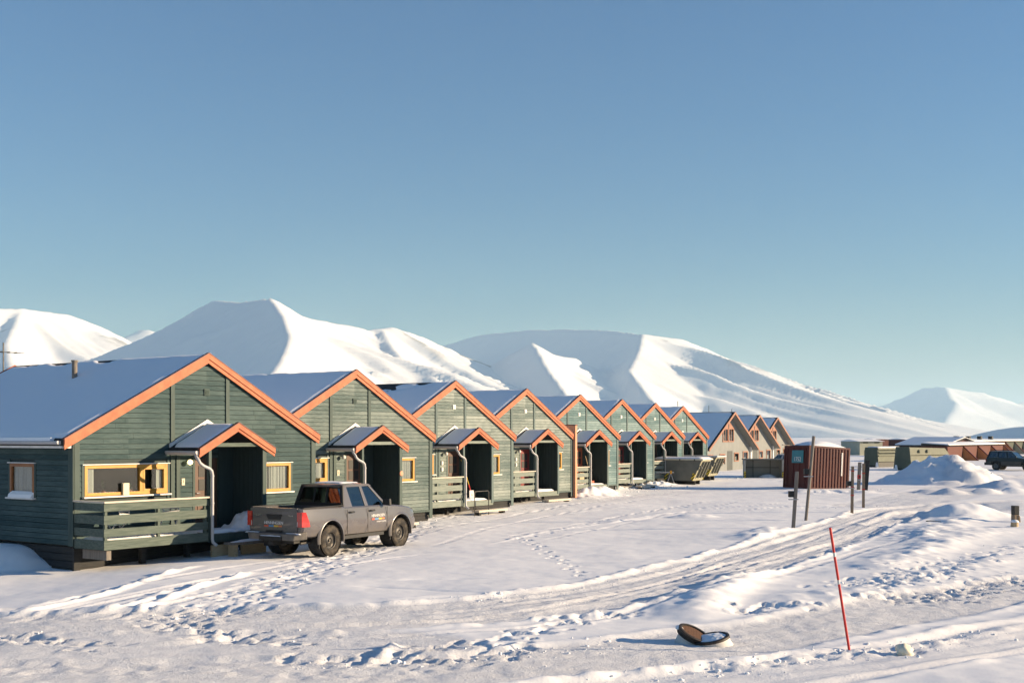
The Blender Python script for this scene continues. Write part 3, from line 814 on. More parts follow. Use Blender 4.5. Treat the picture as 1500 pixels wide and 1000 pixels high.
    vent = MB().box(-.09, .09, -.055, -.0, 4.17, 4.35); vent = vent.build('vent', TRIM if k < 2 else M['white'], root)
    mb = MB()
    for q in range(4): mb.hexa([(-.07, -.075, 4.19 + q * .038), (.07, -.075, 4.19 + q * .038), (.07, -.056, 4.20 + q * .038), (-.07, -.056, 4.20 + q * .038), (-.07, -.070, 4.20 + q * .038), (.07, -.070, 4.20 + q * .038), (.07, -.056, 4.215 + q * .038), (-.07, -.056, 4.215 + q * .038)])
    mb.build('louvre', TRIM if k < 2 else M['white'], vent)
    # ---- windows
    window(root, *WL, mull=(-2.12,), curtain=([(0, 4), (36, 40)] if k == 0 else [[(30, 40), (0, 12)], [(0, 40)], [(24, 40)], [(0, 9), (31, 40)]][k % 4]))
    window(root, *WR, curtain=([(0, 17), (19, 40)] if k == 0 else True))
    if k == 0:
        w_ = window(root, SW[0], SW[1], SW[2], SW[3], wall_at=-W2, axis_='y', fr=M['frame_dark'])
        MB().prism([(-W2 - .02, SW[0], SW[2] - .01), (-W2 - .13, SW[0] + .02, SW[2] - .01), (-W2 - .10, SW[0] + .03, SW[2] + .07), (-W2 - .02, SW[0], SW[2] + .15)], (0, SW[1] - SW[0] - .06, 0)).build('snow', M['snow_roof'], w_)
    # ---- door
    d = DR; dm = M[cfg['door']]
    dr = MB().box(d[0] + .07, d[1] - .07, .03, .08, d[2] + .02, d[3] - .08).build('door', dm, root)
    mb = MB()
    for a, b in ((d[0], d[0] + .07), (d[1] - .07, d[1])): mb.box(a, b, -.035, .14, d[2], d[3])
    mb.box(d[0] + .07, d[1] - .07, -.035, .14, d[3] - .07, d[3]); mb.build('door_frame', TRIM, dr)
    for a in (-.22, .04):
        for z0 in (1.62, 1.98): MB().box(a, a + .2, .018, .0295, z0, z0 + .3).build('pane', M['black'], dr)
    for a in (-.26, .04): MB().box(a, a + .24, .016, .0295, .85, 1.42).build('panel', dm, dr)
    MB().tube([(-.33, .03, 1.55), (-.33, -.03, 1.55), (-.22, -.03, 1.55)], .014, 8).build('handle', M['chrome'], dr)
    # ---- roof
    mb = MB()
    for x0, x1 in ((lo_l, 0.0), (0.0, hi_r)):
        mb.hexa([(x0, -.10, roof_z(x0) - .14), (x1, -.10, roof_z(x1) - .14), (x1, dep, roof_z(x1) - .14), (x0, dep, roof_z(x0) - .14),
                 (x0, -.10, roof_z(x0)), (x1, -.10, roof_z(x1)), (x1, dep, roof_z(x1)), (x0, dep, roof_z(x0))])
    roof = mb.build('roof', M['roof'], root)
    bare = None
    if cfg.get('bare'):
        bare = lambda X, Y: 0.22 * sstep(-1.25, -.12, X + 1.3 * fbm(X * 1.0, Y * .5, 1.1, 4, 711) + 0.13 * (Y - 6.4)) * sstep(0.6, 3.0, Y + fbm(X, Y, .8, 3, 713))
    elif k == 0:
        bare = lambda X, Y: 0.2 * sstep(-.20, -.06, X + .25 * fbm(X, Y, .8, 3, 715)) * sstep(3.4, 4.6, Y)
    else:
        bare = lambda X, Y: 0.16 * sstep(-.10, -.03, X + .25 * fbm(X, Y, .8, 3, 715 + k)) * sstep(2.0, 5.0, Y)
    snow_sheet('snow', roof, lo_l + .06, -.015, -.085, dep - .1, roof_z, .065, 900 + k, bare=bare, ragged=.03, nx=46, ny=80)
    snow_sheet('snow', roof, .015, hi_r - .1, .02, dep - .1, roof_z, .06, 950 + k, ragged=.05)
    def barges(x_l, x_r, rz, y0, parent, h1=.16, h2=.275, hs=SL):
        for xe in (x_l, x_r):
            f = lambda x, o: (x, y0, rz + .035 - hs * abs(x) - o)
            bb = MB().prism([f(0, 0), f(xe, 0), f(xe, h1), f(0, h1)], (0, -.045, 0)).build('barge_board', M['orange'], parent)
            g = lambda x, o: (x, y0 + .012, rz + .035 - hs * abs(x) - o)
            MB().prism([g(0, h1 - .02), g(xe, h1 - .02), g(xe * .997, h2), g(0, h2)], (0, -.03, 0)).build('lower_board', M['orange'], bb)
            e_ = lambda x, o, dy: (x, y0 - .055, rz + .035 - hs * abs(x) - o)
            MB().prism([e_(0, -.014, 0), e_(xe * 1.004, -.014, 0), e_(xe * 1.004, .012, 0), e_(0, .012, 0)], (0, .10, 0)).build('drip_edge', M['drip'], bb)
    barges(lo_l, hi_r, RZ, -.10, root)
    for xe in (lo_l, hi_r):
        f = lambda x, o: (x, dep, RZ + .035 - SL * abs(x) - o)
        MB().prism([f(0, 0), f(xe, 0), f(xe, .27), f(0, .27)], (0, .04, 0)).build('barge_board', M['orange'], root)
    if k == 0:
        mb = MB(); ex = lo_l - .02; ez = roof_z(lo_l)
        mb.prism([(ex, -.02, ez - .02), (ex - .10, -.02, ez - .02), (ex - .115, -.02, ez - .05), (ex - .09, -.02, ez - .10), (ex - .02, -.02, ez - .11), (ex, -.02, ez - .10)], (0, dep, 0))
        gut = mb.build('gutter', M['gutter'], root)
        MB().box(lo_l + .0, -W2 - .05, -.02, dep, ez - .20, ez - .145).build('soffit', M['white'], root)
        MB().prism([(ex + .02, .3, ez - .02), (ex - .10, .3, ez - .02), (ex - .06, .3, ez + .06), (ex + .05, .3, ez + .05)], (0, dep - .6, 0)).build('snow', M['snow_roof'], gut)
        pz = roof_z(-1.16)
        pipe = MB().tube([(-1.16, 4.2, pz - .1), (-1.16, 4.2, pz + .52)], .075, 14).build('stovepipe', M['oldwood'], root, smooth=40)
        MB().tube([(-1.16, 4.2, pz + .50), (-1.16, 4.2, pz + .55)], .095, 14).build('cap', M['oldwood'], pipe, smooth=40)
    # ---- porch
    PZ, PH, PY = 3.40, 1.25, -1.28
    pz = lambda x: PZ - SL * abs(x)
    mb = MB()
    for x0, x1 in ((-PH, 0.0), (0.0, PH)):
        mb.hexa([(x0, PY, pz(x0) - .10), (x1, PY, pz(x1) - .10), (x1, -.03, pz(x1) - .10), (x0, -.03, pz(x0) - .10), (x0, PY, pz(x0)), (x1, PY, pz(x1)), (x1, -.03, pz(x1)), (x0, -.03, pz(x0))])
    porch = mb.build('porch_roof', M['roof'], root)
    snow_sheet('snow', porch, -PH + .05, -.01, PY + .05, -.10, pz, .06, 30 + k, 14, 14, ragged=.015)
    snow_sheet('snow', porch, .01, PH - .05, PY + .05, -.10, pz, .05, 40 + k, 14, 14, ragged=.02)
    barges(-PH - .05, PH + .05, PZ, PY, root, .15, .235)
    for xe in (-PH, PH):                                    # pale flashing where the porch roof meets the wall
        f = lambda x, o: (x, -.075, PZ + .13 - SL * abs(x) - o)
        MB().prism([f(0, 0), f(xe, 0), f(xe, .10), f(0, .10)], (0, .035, 0)).build('flashing', M['white'], porch)
    MB().box(-.86, .98, PY + .05, PY + .11, 2.80, 2.90).build('tie_beam', RAIL, root)
    MB().box(-.95, -.86, PY + .03, PY + .12, .50, 2.84).build('porch_post', TRIM, root)
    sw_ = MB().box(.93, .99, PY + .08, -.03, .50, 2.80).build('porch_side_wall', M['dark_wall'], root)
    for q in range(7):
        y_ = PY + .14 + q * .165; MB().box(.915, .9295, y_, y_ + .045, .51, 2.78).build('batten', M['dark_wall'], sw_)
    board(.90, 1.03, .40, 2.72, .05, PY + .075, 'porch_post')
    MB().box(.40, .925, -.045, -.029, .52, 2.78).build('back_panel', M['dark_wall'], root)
    mb = MB(); gx0, gz0 = -PH - .02, pz(PH) - .05
    mb.prism([(gx0 + .01, PY + .01, gz0), (gx0 - .12, PY + .01, gz0), (gx0 - .13, PY + .01, gz0 - .04), (gx0 - .09, PY + .01, gz0 - .10), (gx0 - .01, PY + .01, gz0 - .11)], (0, 1.22, 0))
    gut = mb.build('porch_gutter', M['gutter'], root)
    xg = gx0 - .06; yd = PY - .03
    path = [(xg, PY + .10, gz0 - .07), (xg, PY + .05, gz0 - .16), (xg, yd, gz0 - .24), (xg + .04, yd, gz0 - .31), (xg + .14, yd - .005, gz0 - .38), (-.98, yd - .01, gz0 - .46), (-.92, yd - .015, gz0 - .52), (-.90, yd - .015, gz0 - .62), (-.90, yd - .015, 1.2), (-.90, yd - .015, .42), (-.89, yd - .03, .34), (-.84, yd - .12, .26)]
    ds = MB().tube(path, .042, 10).build('downspout', M['gutter'], root, smooth=60)
    for z in (1.35, 2.05): MB().tube([(-.90, yd - .015, z - .02), (-.90, yd - .015, z + .02)], .05, 10).build('bracket', M['gutter'], ds, smooth=40)
    # ---- lamp, number plate
    lp = MB().tube([(-.66, -.03, 2.42), (-.66, -.14, 2.44), (-.66, -.16, 2.40)], .018, 8).build('porch_lamp', M['black'], root)
    mb = MB(); mb.lathe([(0, .10), (.05, .085), (.075, .03), (.06, -.02), (.0, -.05)], (-.66, -.16, 2.36), 'z', 14)
    mb.build('globe', M['lamp_on'] if k == 0 else M['white'], lp, smooth=True)
    if k < 2:
        pl = MB().box(-.84, -.74, -.045, -.030, 1.78, 1.96).build('number_plate', M['plate'], root)
        txt('number', '12'[k], .13, M['black'], pl, Matrix.Translation((-.79, -.049, 1.87)) @ Matrix.Rotation(R(90), 4, 'X'))
    else:
        for z in (1.70, 1.95): MB().box(-.85, -.74, -.09, -.030, z, z + .15).build('meter_box', M['white'], root, bevel=.012)
    # ---- deck and railing
    FL = .58
    deck = MB()
    deck = MB().box(-W2 + .02, -.98, -1.20, -.06, FL - .05, FL - .04).build('deck', M['oldwood'], root)
    for q in range(8):
        y_ = -1.20 + q * .142; MB().box(-W2 + .02, -.98, y_, y_ + .134, FL - .039, FL).build('deck_board', M['oldwood'], deck)
    rail = MB().box(-W2 - .02, -.96, -1.243, -1.215, .37, .60).build('railing', RAIL, root)
    for z0, z1 in ((.68, .87), (.98, 1.19), (1.29, 1.47)):
        MB().box(-W2 - .02, -.96, -1.24, -1.215, z0, z1).build('rail_board', RAIL, rail)
    MB().box(-W2 - .05, -.95, -1.30, -1.16, 1.485, 1.525).build('rail_cap', M['cap'], rail)
    for x in (-W2 + .02, -2.52, -1.06): MB().box(x, x + .07, -1.212, -1.14, .50, 1.483).build('rail_post', RAIL, rail)
    if k == 0:
        for z0, z1 in ((.37, .60), (.68, .87), (.98, 1.19), (1.29, 1.47)):
            MB().box(-W2 - .02, -W2 + .005, -1.213, -.06, z0, z1).build('rail_board', RAIL, rail)
        MB().box(-W2 - .05, -W2 + .07, -1.158, -.05, 1.485, 1.525).build('rail_cap', M['cap'], rail)
    snow_sheet('snow', deck, -W2 + .1, -1.1, -1.12, -.12, lambda x: FL, .07, 60 + k, 30, 14, ragged=.05)
    # ---- porch floor, step and the space below
    plat = MB().box(-.94, .925, -1.20, -.06, .42, .54).build('porch_floor', M['oldwood'], root)
    snow_sheet('snow', plat, -.9, .9, -1.12, -.12, lambda x: .54, .09, 70 + k, 24, 20, ragged=.06)
    if k == 0:
        X, Y = np.meshgrid(np.linspace(-.2, .915, 26), np.linspace(-1.15, -.05, 26))
        H_ = .50 * sstep(.0, .85, X + .35 * fbm(X, Y, .4, 3, 12)) * sstep(-.1, -.55, Y + .2 * fbm(X, Y, .3, 3, 13)) * sstep(-1.2, -.95, Y) + .05 * fbm(X, Y, .16, 3, 14)
        me = grid_mesh('snow', X, Y, .53 + np.clip(H_, 0, 1)); me.materials.append(M['clod']); link(bpy.data.objects.new('snow', me), plat)
    MB().box(-.93, 1.02, -1.235, -1.205, .33, .53).build('rim_board', TRIM if k == 0 else RAIL, root)
    st = MB().box(-.55, 1.35, -1.72, -1.36, *((.26, .32) if k == 0 else (.105, .19))).build('step', M['oldwood'] if k == 0 else M['cap'], root)
    if k == 0: snow_sheet('snow', st, -.5, 1.3, -1.68, -1.40, lambda x: .32, .05, 80, 24, 8, ragged=.06)
    for x in (-.4, 1.2): MB().box(x - .06, x + .06, -1.66, -1.42, -.4, .255 if k == 0 else .10).build('step_block', M['timber'] if k == 0 else M['found'], st)
    fo = MB().box(-W2 + .12, W2 - .06, .10, .16, -.6, BASE - .07).build('foundation', M['found'], root)
    for z in (-.32, -.14, .04, .22): MB().box(-W2 + .12, W2 - .06, .075, .099, z, z + .15).build('skirt_board', M['found'], fo)
    if k == 0:
        MB().box(-W2 + .10, -W2 + .16, .165, dep - .5, -.6, BASE - .07).build('foundation', M['found'], root)
        for z in (-.32, -.14, .04, .22): MB().box(-W2 + .075, -W2 + .099, .1, 2.4, z, z + .15).build('skirt_board', M['found'], fo)
        MB().box(-W2 + .02, -W2 + .20, .0, .075, -.5, .34).build('pier', M['found'], fo)
        MB().box(-3.95, -3.82, -1.14, -.2, .12, .34).build('bearer', M['oldwood'], root)
        MB().box(-.75, -.05, -1.15, -1.08, -.1, .24).build('packing_board', M['timber'], root)
        MB().box(.1, .95, -1.33, -1.26, -.05, .20).build('packing_board', M['timber'], root)
    for x in (-2.5, -1.1, .8): MB().box(x, x + .13, -.55, -.42, -.6, .37).build('pile', M['found'], root)
    if cfg.get('fire'):
        fw = MB().box(4.09, 4.25, -.20, .62, -.3, 3.62).build('fire_wall', M['salmon'], root)
        MB().box(4.07, 4.27, -.22, .64, 3.62, 3.68).build('cap', M['drip'], fw)
    if cfg.get('disc'):
        mb = MB(); mb.lathe([(0, 0), (.075, 0), (.085, -.02), (.07, -.03), (.03, -.03), (0, -.03)], (.965, PY + .024, 1.83), 'y', 18)
        mb.build('round_plate', M['salmon'], root, smooth=40)
    return root

def txt(name, body, size, mat, parent, mtx, ext=.0015, align='CENTER', space=1.0):
    cu = bpy.data.curves.new(name, 'FONT'); cu.body = body; cu.size = size; cu.extrude = ext
    cu.align_x = align; cu.align_y = 'CENTER'; cu.space_character = space; cu.resolution_u = 3
    ob = bpy.data.objects.new(name, cu); COL.objects.link(ob)
    dg = bpy.context.evaluated_depsgraph_get(); dg.update()
    me = bpy.data.meshes.new_from_object(ob.evaluated_get(dg)); bpy.data.objects.remove(ob)
    me.materials.clear(); me.materials.append(mat)
    o = bpy.data.objects.new(name, me); link(o, parent); o.matrix_local = mtx
    return o

lm = bpy.data.materials.new('lamp_on'); lm.use_nodes = True
b_ = lm.node_tree.nodes['Principled BSDF']; b_.inputs['Base Color'].default_value = (.8, .7, .5, 1)
b_.inputs['Emission Color'].default_value = (1.0, .72, .30, 1); b_.inputs['Emission Strength'].default_value = 1.6
M['lamp_on'] = lm

CFG = [
    dict(label='dark green end house numbered 1 with a lit porch lamp and a stovepipe', siding='siding_a', trim='trim', rail='rail', door='door_brown'),
    dict(label='grey-green house numbered 2 directly behind the parked pickup', siding='siding_b', trim='trim', rail='rail_pale', door='door_brown', disc=True),
    dict(label='pale green house with bare dark patches along its snowy ridge', siding='siding_c', trim='trim_pale', rail='rail_pale', door='door_brown', bare=True),
    dict(label='pale green house with dark red door and a salmon fire wall at its corner', siding='siding_c', trim='trim_pale', rail='rail_pale', door='door_red', fire=True),
    dict(label='teal house with an orange-brown door just past the salmon fire wall', siding='siding_d', trim='trim_pale', rail='rail_pale', door='door_orange'),
    dict(label='sixth green house of the row, counted from the one numbered 1', siding='siding_d', trim='trim_pale', rail='rail_pale', door='door_red'),
    dict(label='seventh green house of the row, behind the trestle and the skips', siding='siding_d', trim='trim_pale', rail='rail_pale', door='door_brown'),
    dict(label='last green house of the row, next to the grey houses', siding='siding_d', trim='trim_pale', rail='rail_pale', door='door_red')]
HOUSES = [make_house(k, c) for k, c in enumerate(CFG)]

def at_house(k, x, y, z=0.0): return P0 + STEP * k + U * x + NRM * y + Vector((0, 0, z))

# ------------------------------------------------------------------ the grey houses
M['grey_wall'] = pmat('grey_render_wall', (0.20, 0.21, 0.205), (0.24, 0.248, 0.24), 1.5, rough=0.85)
M['pink_trim'] = pmat('pink_brown_trim', (0.27, 0.125, 0.08), (0.31, 0.155, 0.105), 3, rough=0.7)
M['soffit'] = pmat('grey_soffit', (0.16, 0.17, 0.16), (0.2, 0.2, 0.19), 3, rough=0.8)
M['dark_door'] = pmat('dark_grey_door', (0.045, 0.055, 0.055), (0.06, 0.07, 0.07), 3, rough=0.6)
def grey_house(pos, label):
    g = empty('gabled_house', pos, ROT, label, 'house', 'grey gabled houses beyond the green row')
    Wg, rz, sl, ov, dp = 4.75, 5.42, 0.635, 0.7, 11.0
    rf = lambda x: rz - sl * abs(x)
    opens = [(-4.2, -3.3, .55, 1.45), (-1.75, -.75, .65, 1.5), (-.25, .95, -.3, 1.75), (1.35, 2.25, .8, 1.6), (3.3, 4.3, .5, 1.7), (-1.15, -.1, 2.65, 3.9), (.1, 1.15, 2.65, 3.9)]
    xs = sorted({-Wg, 0.0, Wg, *[o[0] for o in opens], *[o[1] for o in opens]}); mb = MB()
    for a, b in zip(xs[:-1], xs[1:]):
        zb = -.9
        for h0, h1 in sorted((o[2], o[3]) for o in opens if o[0] <= a + 1e-6 and o[1] >= b - 1e-6):
            mb.box(a, b, ov, ov + .2, zb, h0); zb = h1
        mb.hexa([(a, ov, zb), (b, ov, zb), (b, ov + .2, zb), (a, ov + .2, zb), (a, ov, rf(a) - .2), (b, ov, rf(b) - .2), (b, ov + .2, rf(b) - .2), (a, ov + .2, rf(a) - .2)])
    mb.box(-Wg, -Wg + .2, ov + .2, dp, -.9, rf(Wg) - .2); mb.box(Wg - .2, Wg, ov + .2, dp, -.9, rf(Wg) - .2)
    mb.prism([(-Wg, dp, -.9), (Wg, dp, -.9), (Wg, dp, rf(Wg) - .2), (0, dp, rf(0) - .2), (-Wg, dp, rf(Wg) - .2)], (0, .2, 0))
    mb.build('wall', M['grey_wall'], g)
    MB().box(-Wg + .3, Wg - .3, ov + 2.2, ov + 2.3, -.5, 2.2).build('partition', M['room'], g)
    MB().box(-3.0, 3.0, ov + .3, dp - .3, 2.3, 2.4).build('upper_floor', M['room'], g)
    for i, o in enumerate(opens):
        if i == 2: continue
        x0, x1, z0, z1 = o; mb = MB(); w = .11; y0, y1 = ov - .05, ov + .06
        up = lambda x: 0.0
        mb.box(x0 - .06, x0 + w - .06, y0, y1, z0 - .06, z1); mb.box(x1 - w + .06, x1 + .06, y0, y1, z0 - .06, z1)
        mb.box(x0 + w - .06, x1 - w + .06, y0, y1, z0 - .06, z0 + w - .06); mb.box(x0 + w - .06, x1 - w + .06, y0, y1, z1 - w, z1)
        if i > 4: mb.box((x0 + x1) / 2 - .03, (x0 + x1) / 2 + .03, y0 + .01, y1, z0 + w - .06, z1 - w)
        wn_ = mb.build('window', M['pink_trim'], g)
        MB().box(x0 + .05, x1 - .05, ov + .01, ov + .02, z0 + .05, z1 - .1).build('pane', M['glass'], wn_)
        MB().box(x0 + .05, x1 - .05, ov + .12, ov + .13, z0 + .05, z0 + (z1 - z0) * .5).build('curtain', M['curtain'], wn_)
        if i > 4:                                           # raked head light over the upper windows
            s_ = 1 if x0 > -.05 else -1; xi, xo = (x0, x1) if s_ > 0 else (x1, x0); zt = min(rf(xi) - .45, 4.85)
            MB().prism([(xi, ov - .05, 3.9), (xo, ov - .05, 3.9), (xi, ov - .05, 3.9 + abs(xo - xi) * sl)], (0, .045, 0)).build('head_panel', M['pink_trim'], wn_)
    dr = MB().box(-.25, .95, ov + .02, ov + .08, -.5, 1.75).build('door', M['dark_door'], g)
    MB().box(.78, .84, ov - .02, ov + .0195, .5, .56).build('handle', M['chrome'], dr)
    mb = MB()
    for e in (-1, 1):
        x1 = e * 5.45
        mb.prism([(0, 0, rf(0) - .16), (x1, 0, rf(x1) - .16), (x1, 0, rf(x1)), (0, 0, rf(0))], (0, dp + .4, 0))
    roof = mb.build('roof', M['roof'], g)
    for e in (-1, 1):
        x1 = e * 5.45
        MB().prism([(0, .06, rf(0) - .175), (x1, .06, rf(x1) - .175), (x1, .06, rf(x1) - .163), (0, .06, rf(0) - .163)], (0, dp, 0)).build('soffit', M['soffit'], roof)
        MB().prism([(0, -.06, rf(0) + .02), (x1, -.06, rf(x1) + .02), (x1, -.06, rf(x1) - .22), (0, -.06, rf(0) - .22)], (0, .055, 0)).build('barge_board', M['pink_trim'], g)
        a, b = (-5.35, -.05) if e < 0 else (.05, 5.35)
        snow_sheet('snow', roof, a, b, .12, dp + .3, rf, .10, 300 + int(pos[0]), 30, 30, ragged=.06)
    MB().tube([(-.0, 6.0, rf(0)), (0, 6.0, rf(0) + 1.1)], .03, 6).build('antenna', M['black'], g)
    MB().box(4.9, 5.15, ov - .1, ov + .3, -.6, rf(4.75) - .25).build('end_post', M['white'], g)
    return g
grey_house((20.9, 112.0, 0), 'grey gabled house with full front, first beyond the green row')
grey_house((26.5, 127.7, 0), 'grey gabled house between the two other grey ones')
grey_house((31.9, 143.4, 0), 'grey gabled house farthest along, beside the red container')

# ------------------------------------------------------------------ vehicles
def dirt(col, mudc, top):
    """paint with road grime rising from below"""
    def ex(nt, b, mp, c):
        N, L = nt.nodes, nt.links
        sp = N.new('ShaderNodeSeparateXYZ'); tc = N.new('ShaderNodeTexCoord'); L.new(tc.outputs['Object'], sp.inputs[0])
        n = N.new('ShaderNodeTexNoise'); n.inputs['Scale'].default_value = 3.5; n.inputs['Detail'].default_value = 6; L.new(tc.outputs['Object'], n.inputs['Vector'])
        a = N.new('ShaderNodeMath'); a.operation = 'MULTIPLY_ADD'; a.inputs[1].default_value = -0.7; L.new(n.outputs[0], a.inputs[0]); L.new(sp.outputs[2], a.inputs[2])
        r = N.new('ShaderNodeMapRange'); r.inputs[1].default_value = top - .75; r.inputs[2].default_value = top - .15; r.inputs[3].default_value = .85; r.inputs[4].default_value = 0.06
        L.new(a.outputs[0], r.inputs[0])
        mx = N.new('ShaderNodeMix'); mx.data_type = 'RGBA'; mx.inputs[6].default_value = (*col, 1); mx.inputs[7].default_value = (*mudc, 1)
        L.new(r.outputs[0], mx.inputs[0]); L.new(mx.outputs[2], b.inputs['Base Color'])
        rr = N.new('ShaderNodeMapRange'); rr.inputs[3].default_value = .22; rr.inputs[4].default_value = .85; L.new(r.outputs[0], rr.inputs[0]); L.new(rr.outputs[0], b.inputs['Roughness'])
        mm = N.new('ShaderNodeMapRange'); mm.inputs[3].default_value = .2; mm.inputs[4].default_value = 0; L.new(r.outputs[0], mm.inputs[0]); L.new(mm.outputs[0], b.inputs['Metallic'])
        cc = N.new('ShaderNodeMapRange'); cc.inputs[3].default_value = .9; cc.inputs[4].default_value = 0; L.new(r.outputs[0], cc.inputs[0]); L.new(cc.outputs[0], b.inputs['Coat Weight'])
    return ex
M['truck'] = pmat('grey_brown_paint', (0.13, 0.115, 0.11), extra=dirt((0.108, 0.100, 0.104), (0.140, 0.122, 0.104), .62))
M['bumper'] = pmat('grey_bumper', (0.10, 0.095, 0.09), (0.17, 0.15, 0.125), 4, rough=0.6)
M['suv_top'] = pmat('dark_green_paint', (0.008, 0.015, 0.014), rough=0.35, coat=0.15)
M['suv_low'] = pmat('bronze_cladding', (0.06, 0.05, 0.04), (0.09, 0.08, 0.065), 4, rough=0.6)
M['tail'] = pmat('tail_lamp_red', (0.55, 0.02, 0.015), (0.42, 0.012, 0.01), 14, rough=0.15, coat=0.8, spec=0.6)
M['clear'] = pmat('clear_lamp', (0.55, 0.53, 0.48), rough=0.15, coat=0.8)
M['w_text'] = pmat('white_lettering', (0.75, 0.73, 0.70), rough=0.5)
M['c_red'] = pmat('strip_red', (0.60, 0.09, 0.04), rough=0.5); M['c_blue'] = pmat('strip_blue', (0.08, 0.24, 0.45), rough=0.5)
M['c_yel'] = pmat('strip_yellow', (0.66, 0.42, 0.04), rough=0.5); M['c_ora'] = pmat('strip_orange', (0.62, 0.18, 0.05), rough=0.5)
M['seat'] = pmat('dark_seat_cloth', (0.03, 0.03, 0.032), (0.045, 0.045, 0.047), 9, rough=0.9)
M['rim'] = pmat('grey_rim', (0.24, 0.23, 0.21), (0.12, 0.11, 0.10), 9, rough=0.5, metal=0.3)

def mesh_boolean(me, cutters, name):
    ob = bpy.data.objects.new('tmp', me); COL.objects.link(ob); cs = []
    for c in cutters:
        co = bpy.data.objects.new('tmpc', c.mesh('tmpc')); COL.objects.link(co); cs.append(co)
        md = ob.modifiers.new('b', 'BOOLEAN'); md.operation = 'DIFFERENCE'; md.object = co; md.solver = 'EXACT'
    dg = bpy.context.evaluated_depsgraph_get(); dg.update()
    out = bpy.data.meshes.new_from_object(ob.evaluated_get(dg)); out.name = name
    for o in [ob] + cs: bpy.data.objects.remove(o)
    return out

def loft(stations):
    """stations: (x, half-section [(y,z)...] from bottom centre to top centre)"""
    mb = MB(); n = None
    for x, sec in stations:
        ring = [(x, -y, z) for y, z in sec] + [(x, y, z) for y, z in sec[::-1][1:-1]]
        n = len(ring); mb.v += ring
    for k in range(len(stations) - 1):
        for j in range(n): mb.f.append((k * n + j, k * n + (j + 1) % n, (k + 1) * n + (j + 1) % n, (k + 1) * n + j))
    mb.f.append(tuple(range(n))); e = (len(stations) - 1) * n; mb.f.append(tuple(e + j for j in range(n - 1, -1, -1)))
    return mb

def wheel(parent, x, y, r, w, rimm, sgn):
    """sgn: outward side"""
    h = w / 2; mb = MB()
    mb.lathe([(r * .56, -h * .8), (r * .62, -h), (r * .88, -h), (r * .97, -h * .82), (r, -h * .5), (r, h * .5), (r * .97, h * .82), (r * .88, h), (r * .62, h), (r * .56, h * .8), (r * .56, -h * .8)], (x, y, r), 'y', 36)
    for q in range(44):                                     # tread blocks
        a = 2 * math.pi * q / 44
        for e in (-1, 1):
            t = Vector((math.cos(a), 0, math.sin(a))); s = Vector((-math.sin(a), 0, math.cos(a))); c = Vector((x, y + e * h * .62, r)) + t * r * .99
            pts = []
            for dz in (-.01, .012):
                for dx, dy in ((-.018, -.035), (.018, -.035), (.018, .035), (-.018, .035)): pts.append(c + t * dz + s * dx + Vector((0, dy, 0)))
            mb.hexa(pts)
    wh = mb.build('wheel', M['rubber'], parent, smooth=50)
    o = sgn; mb = MB()
    mb.lathe([(r * .57, o * h * .86), (r * .53, o * h * .80), (r * .50, o * h * .45), (r * .40, o * h * .30), (r * .33, o * h * .52), (r * .20, o * h * .60), (r * .17, o * h * .42), (r * .10, o * h * .40), (r * .09, o * h * .66), (0, o * h * .68)], (x, y, r), 'y', 32)
    mb.lathe([(r * .57, o * h * .86), (r * .57, -o * h * .7), (0, -o * h * .6)], (x, y, r), 'y', 24)
    rm = mb.build('rim', rimm, wh, smooth=40)
    mb = MB()
    for q in range(8):
        a = 2 * math.pi * (q + .5) / 8; c = Vector((x + math.cos(a) * r * .40, y + o * h * .315, r + math.sin(a) * r * .40))
        mb.tube([c, c + Vector((0, o * .012, 0))], r * .055, 8)
    mb.build('hole', M['black'], rm)
    return wh

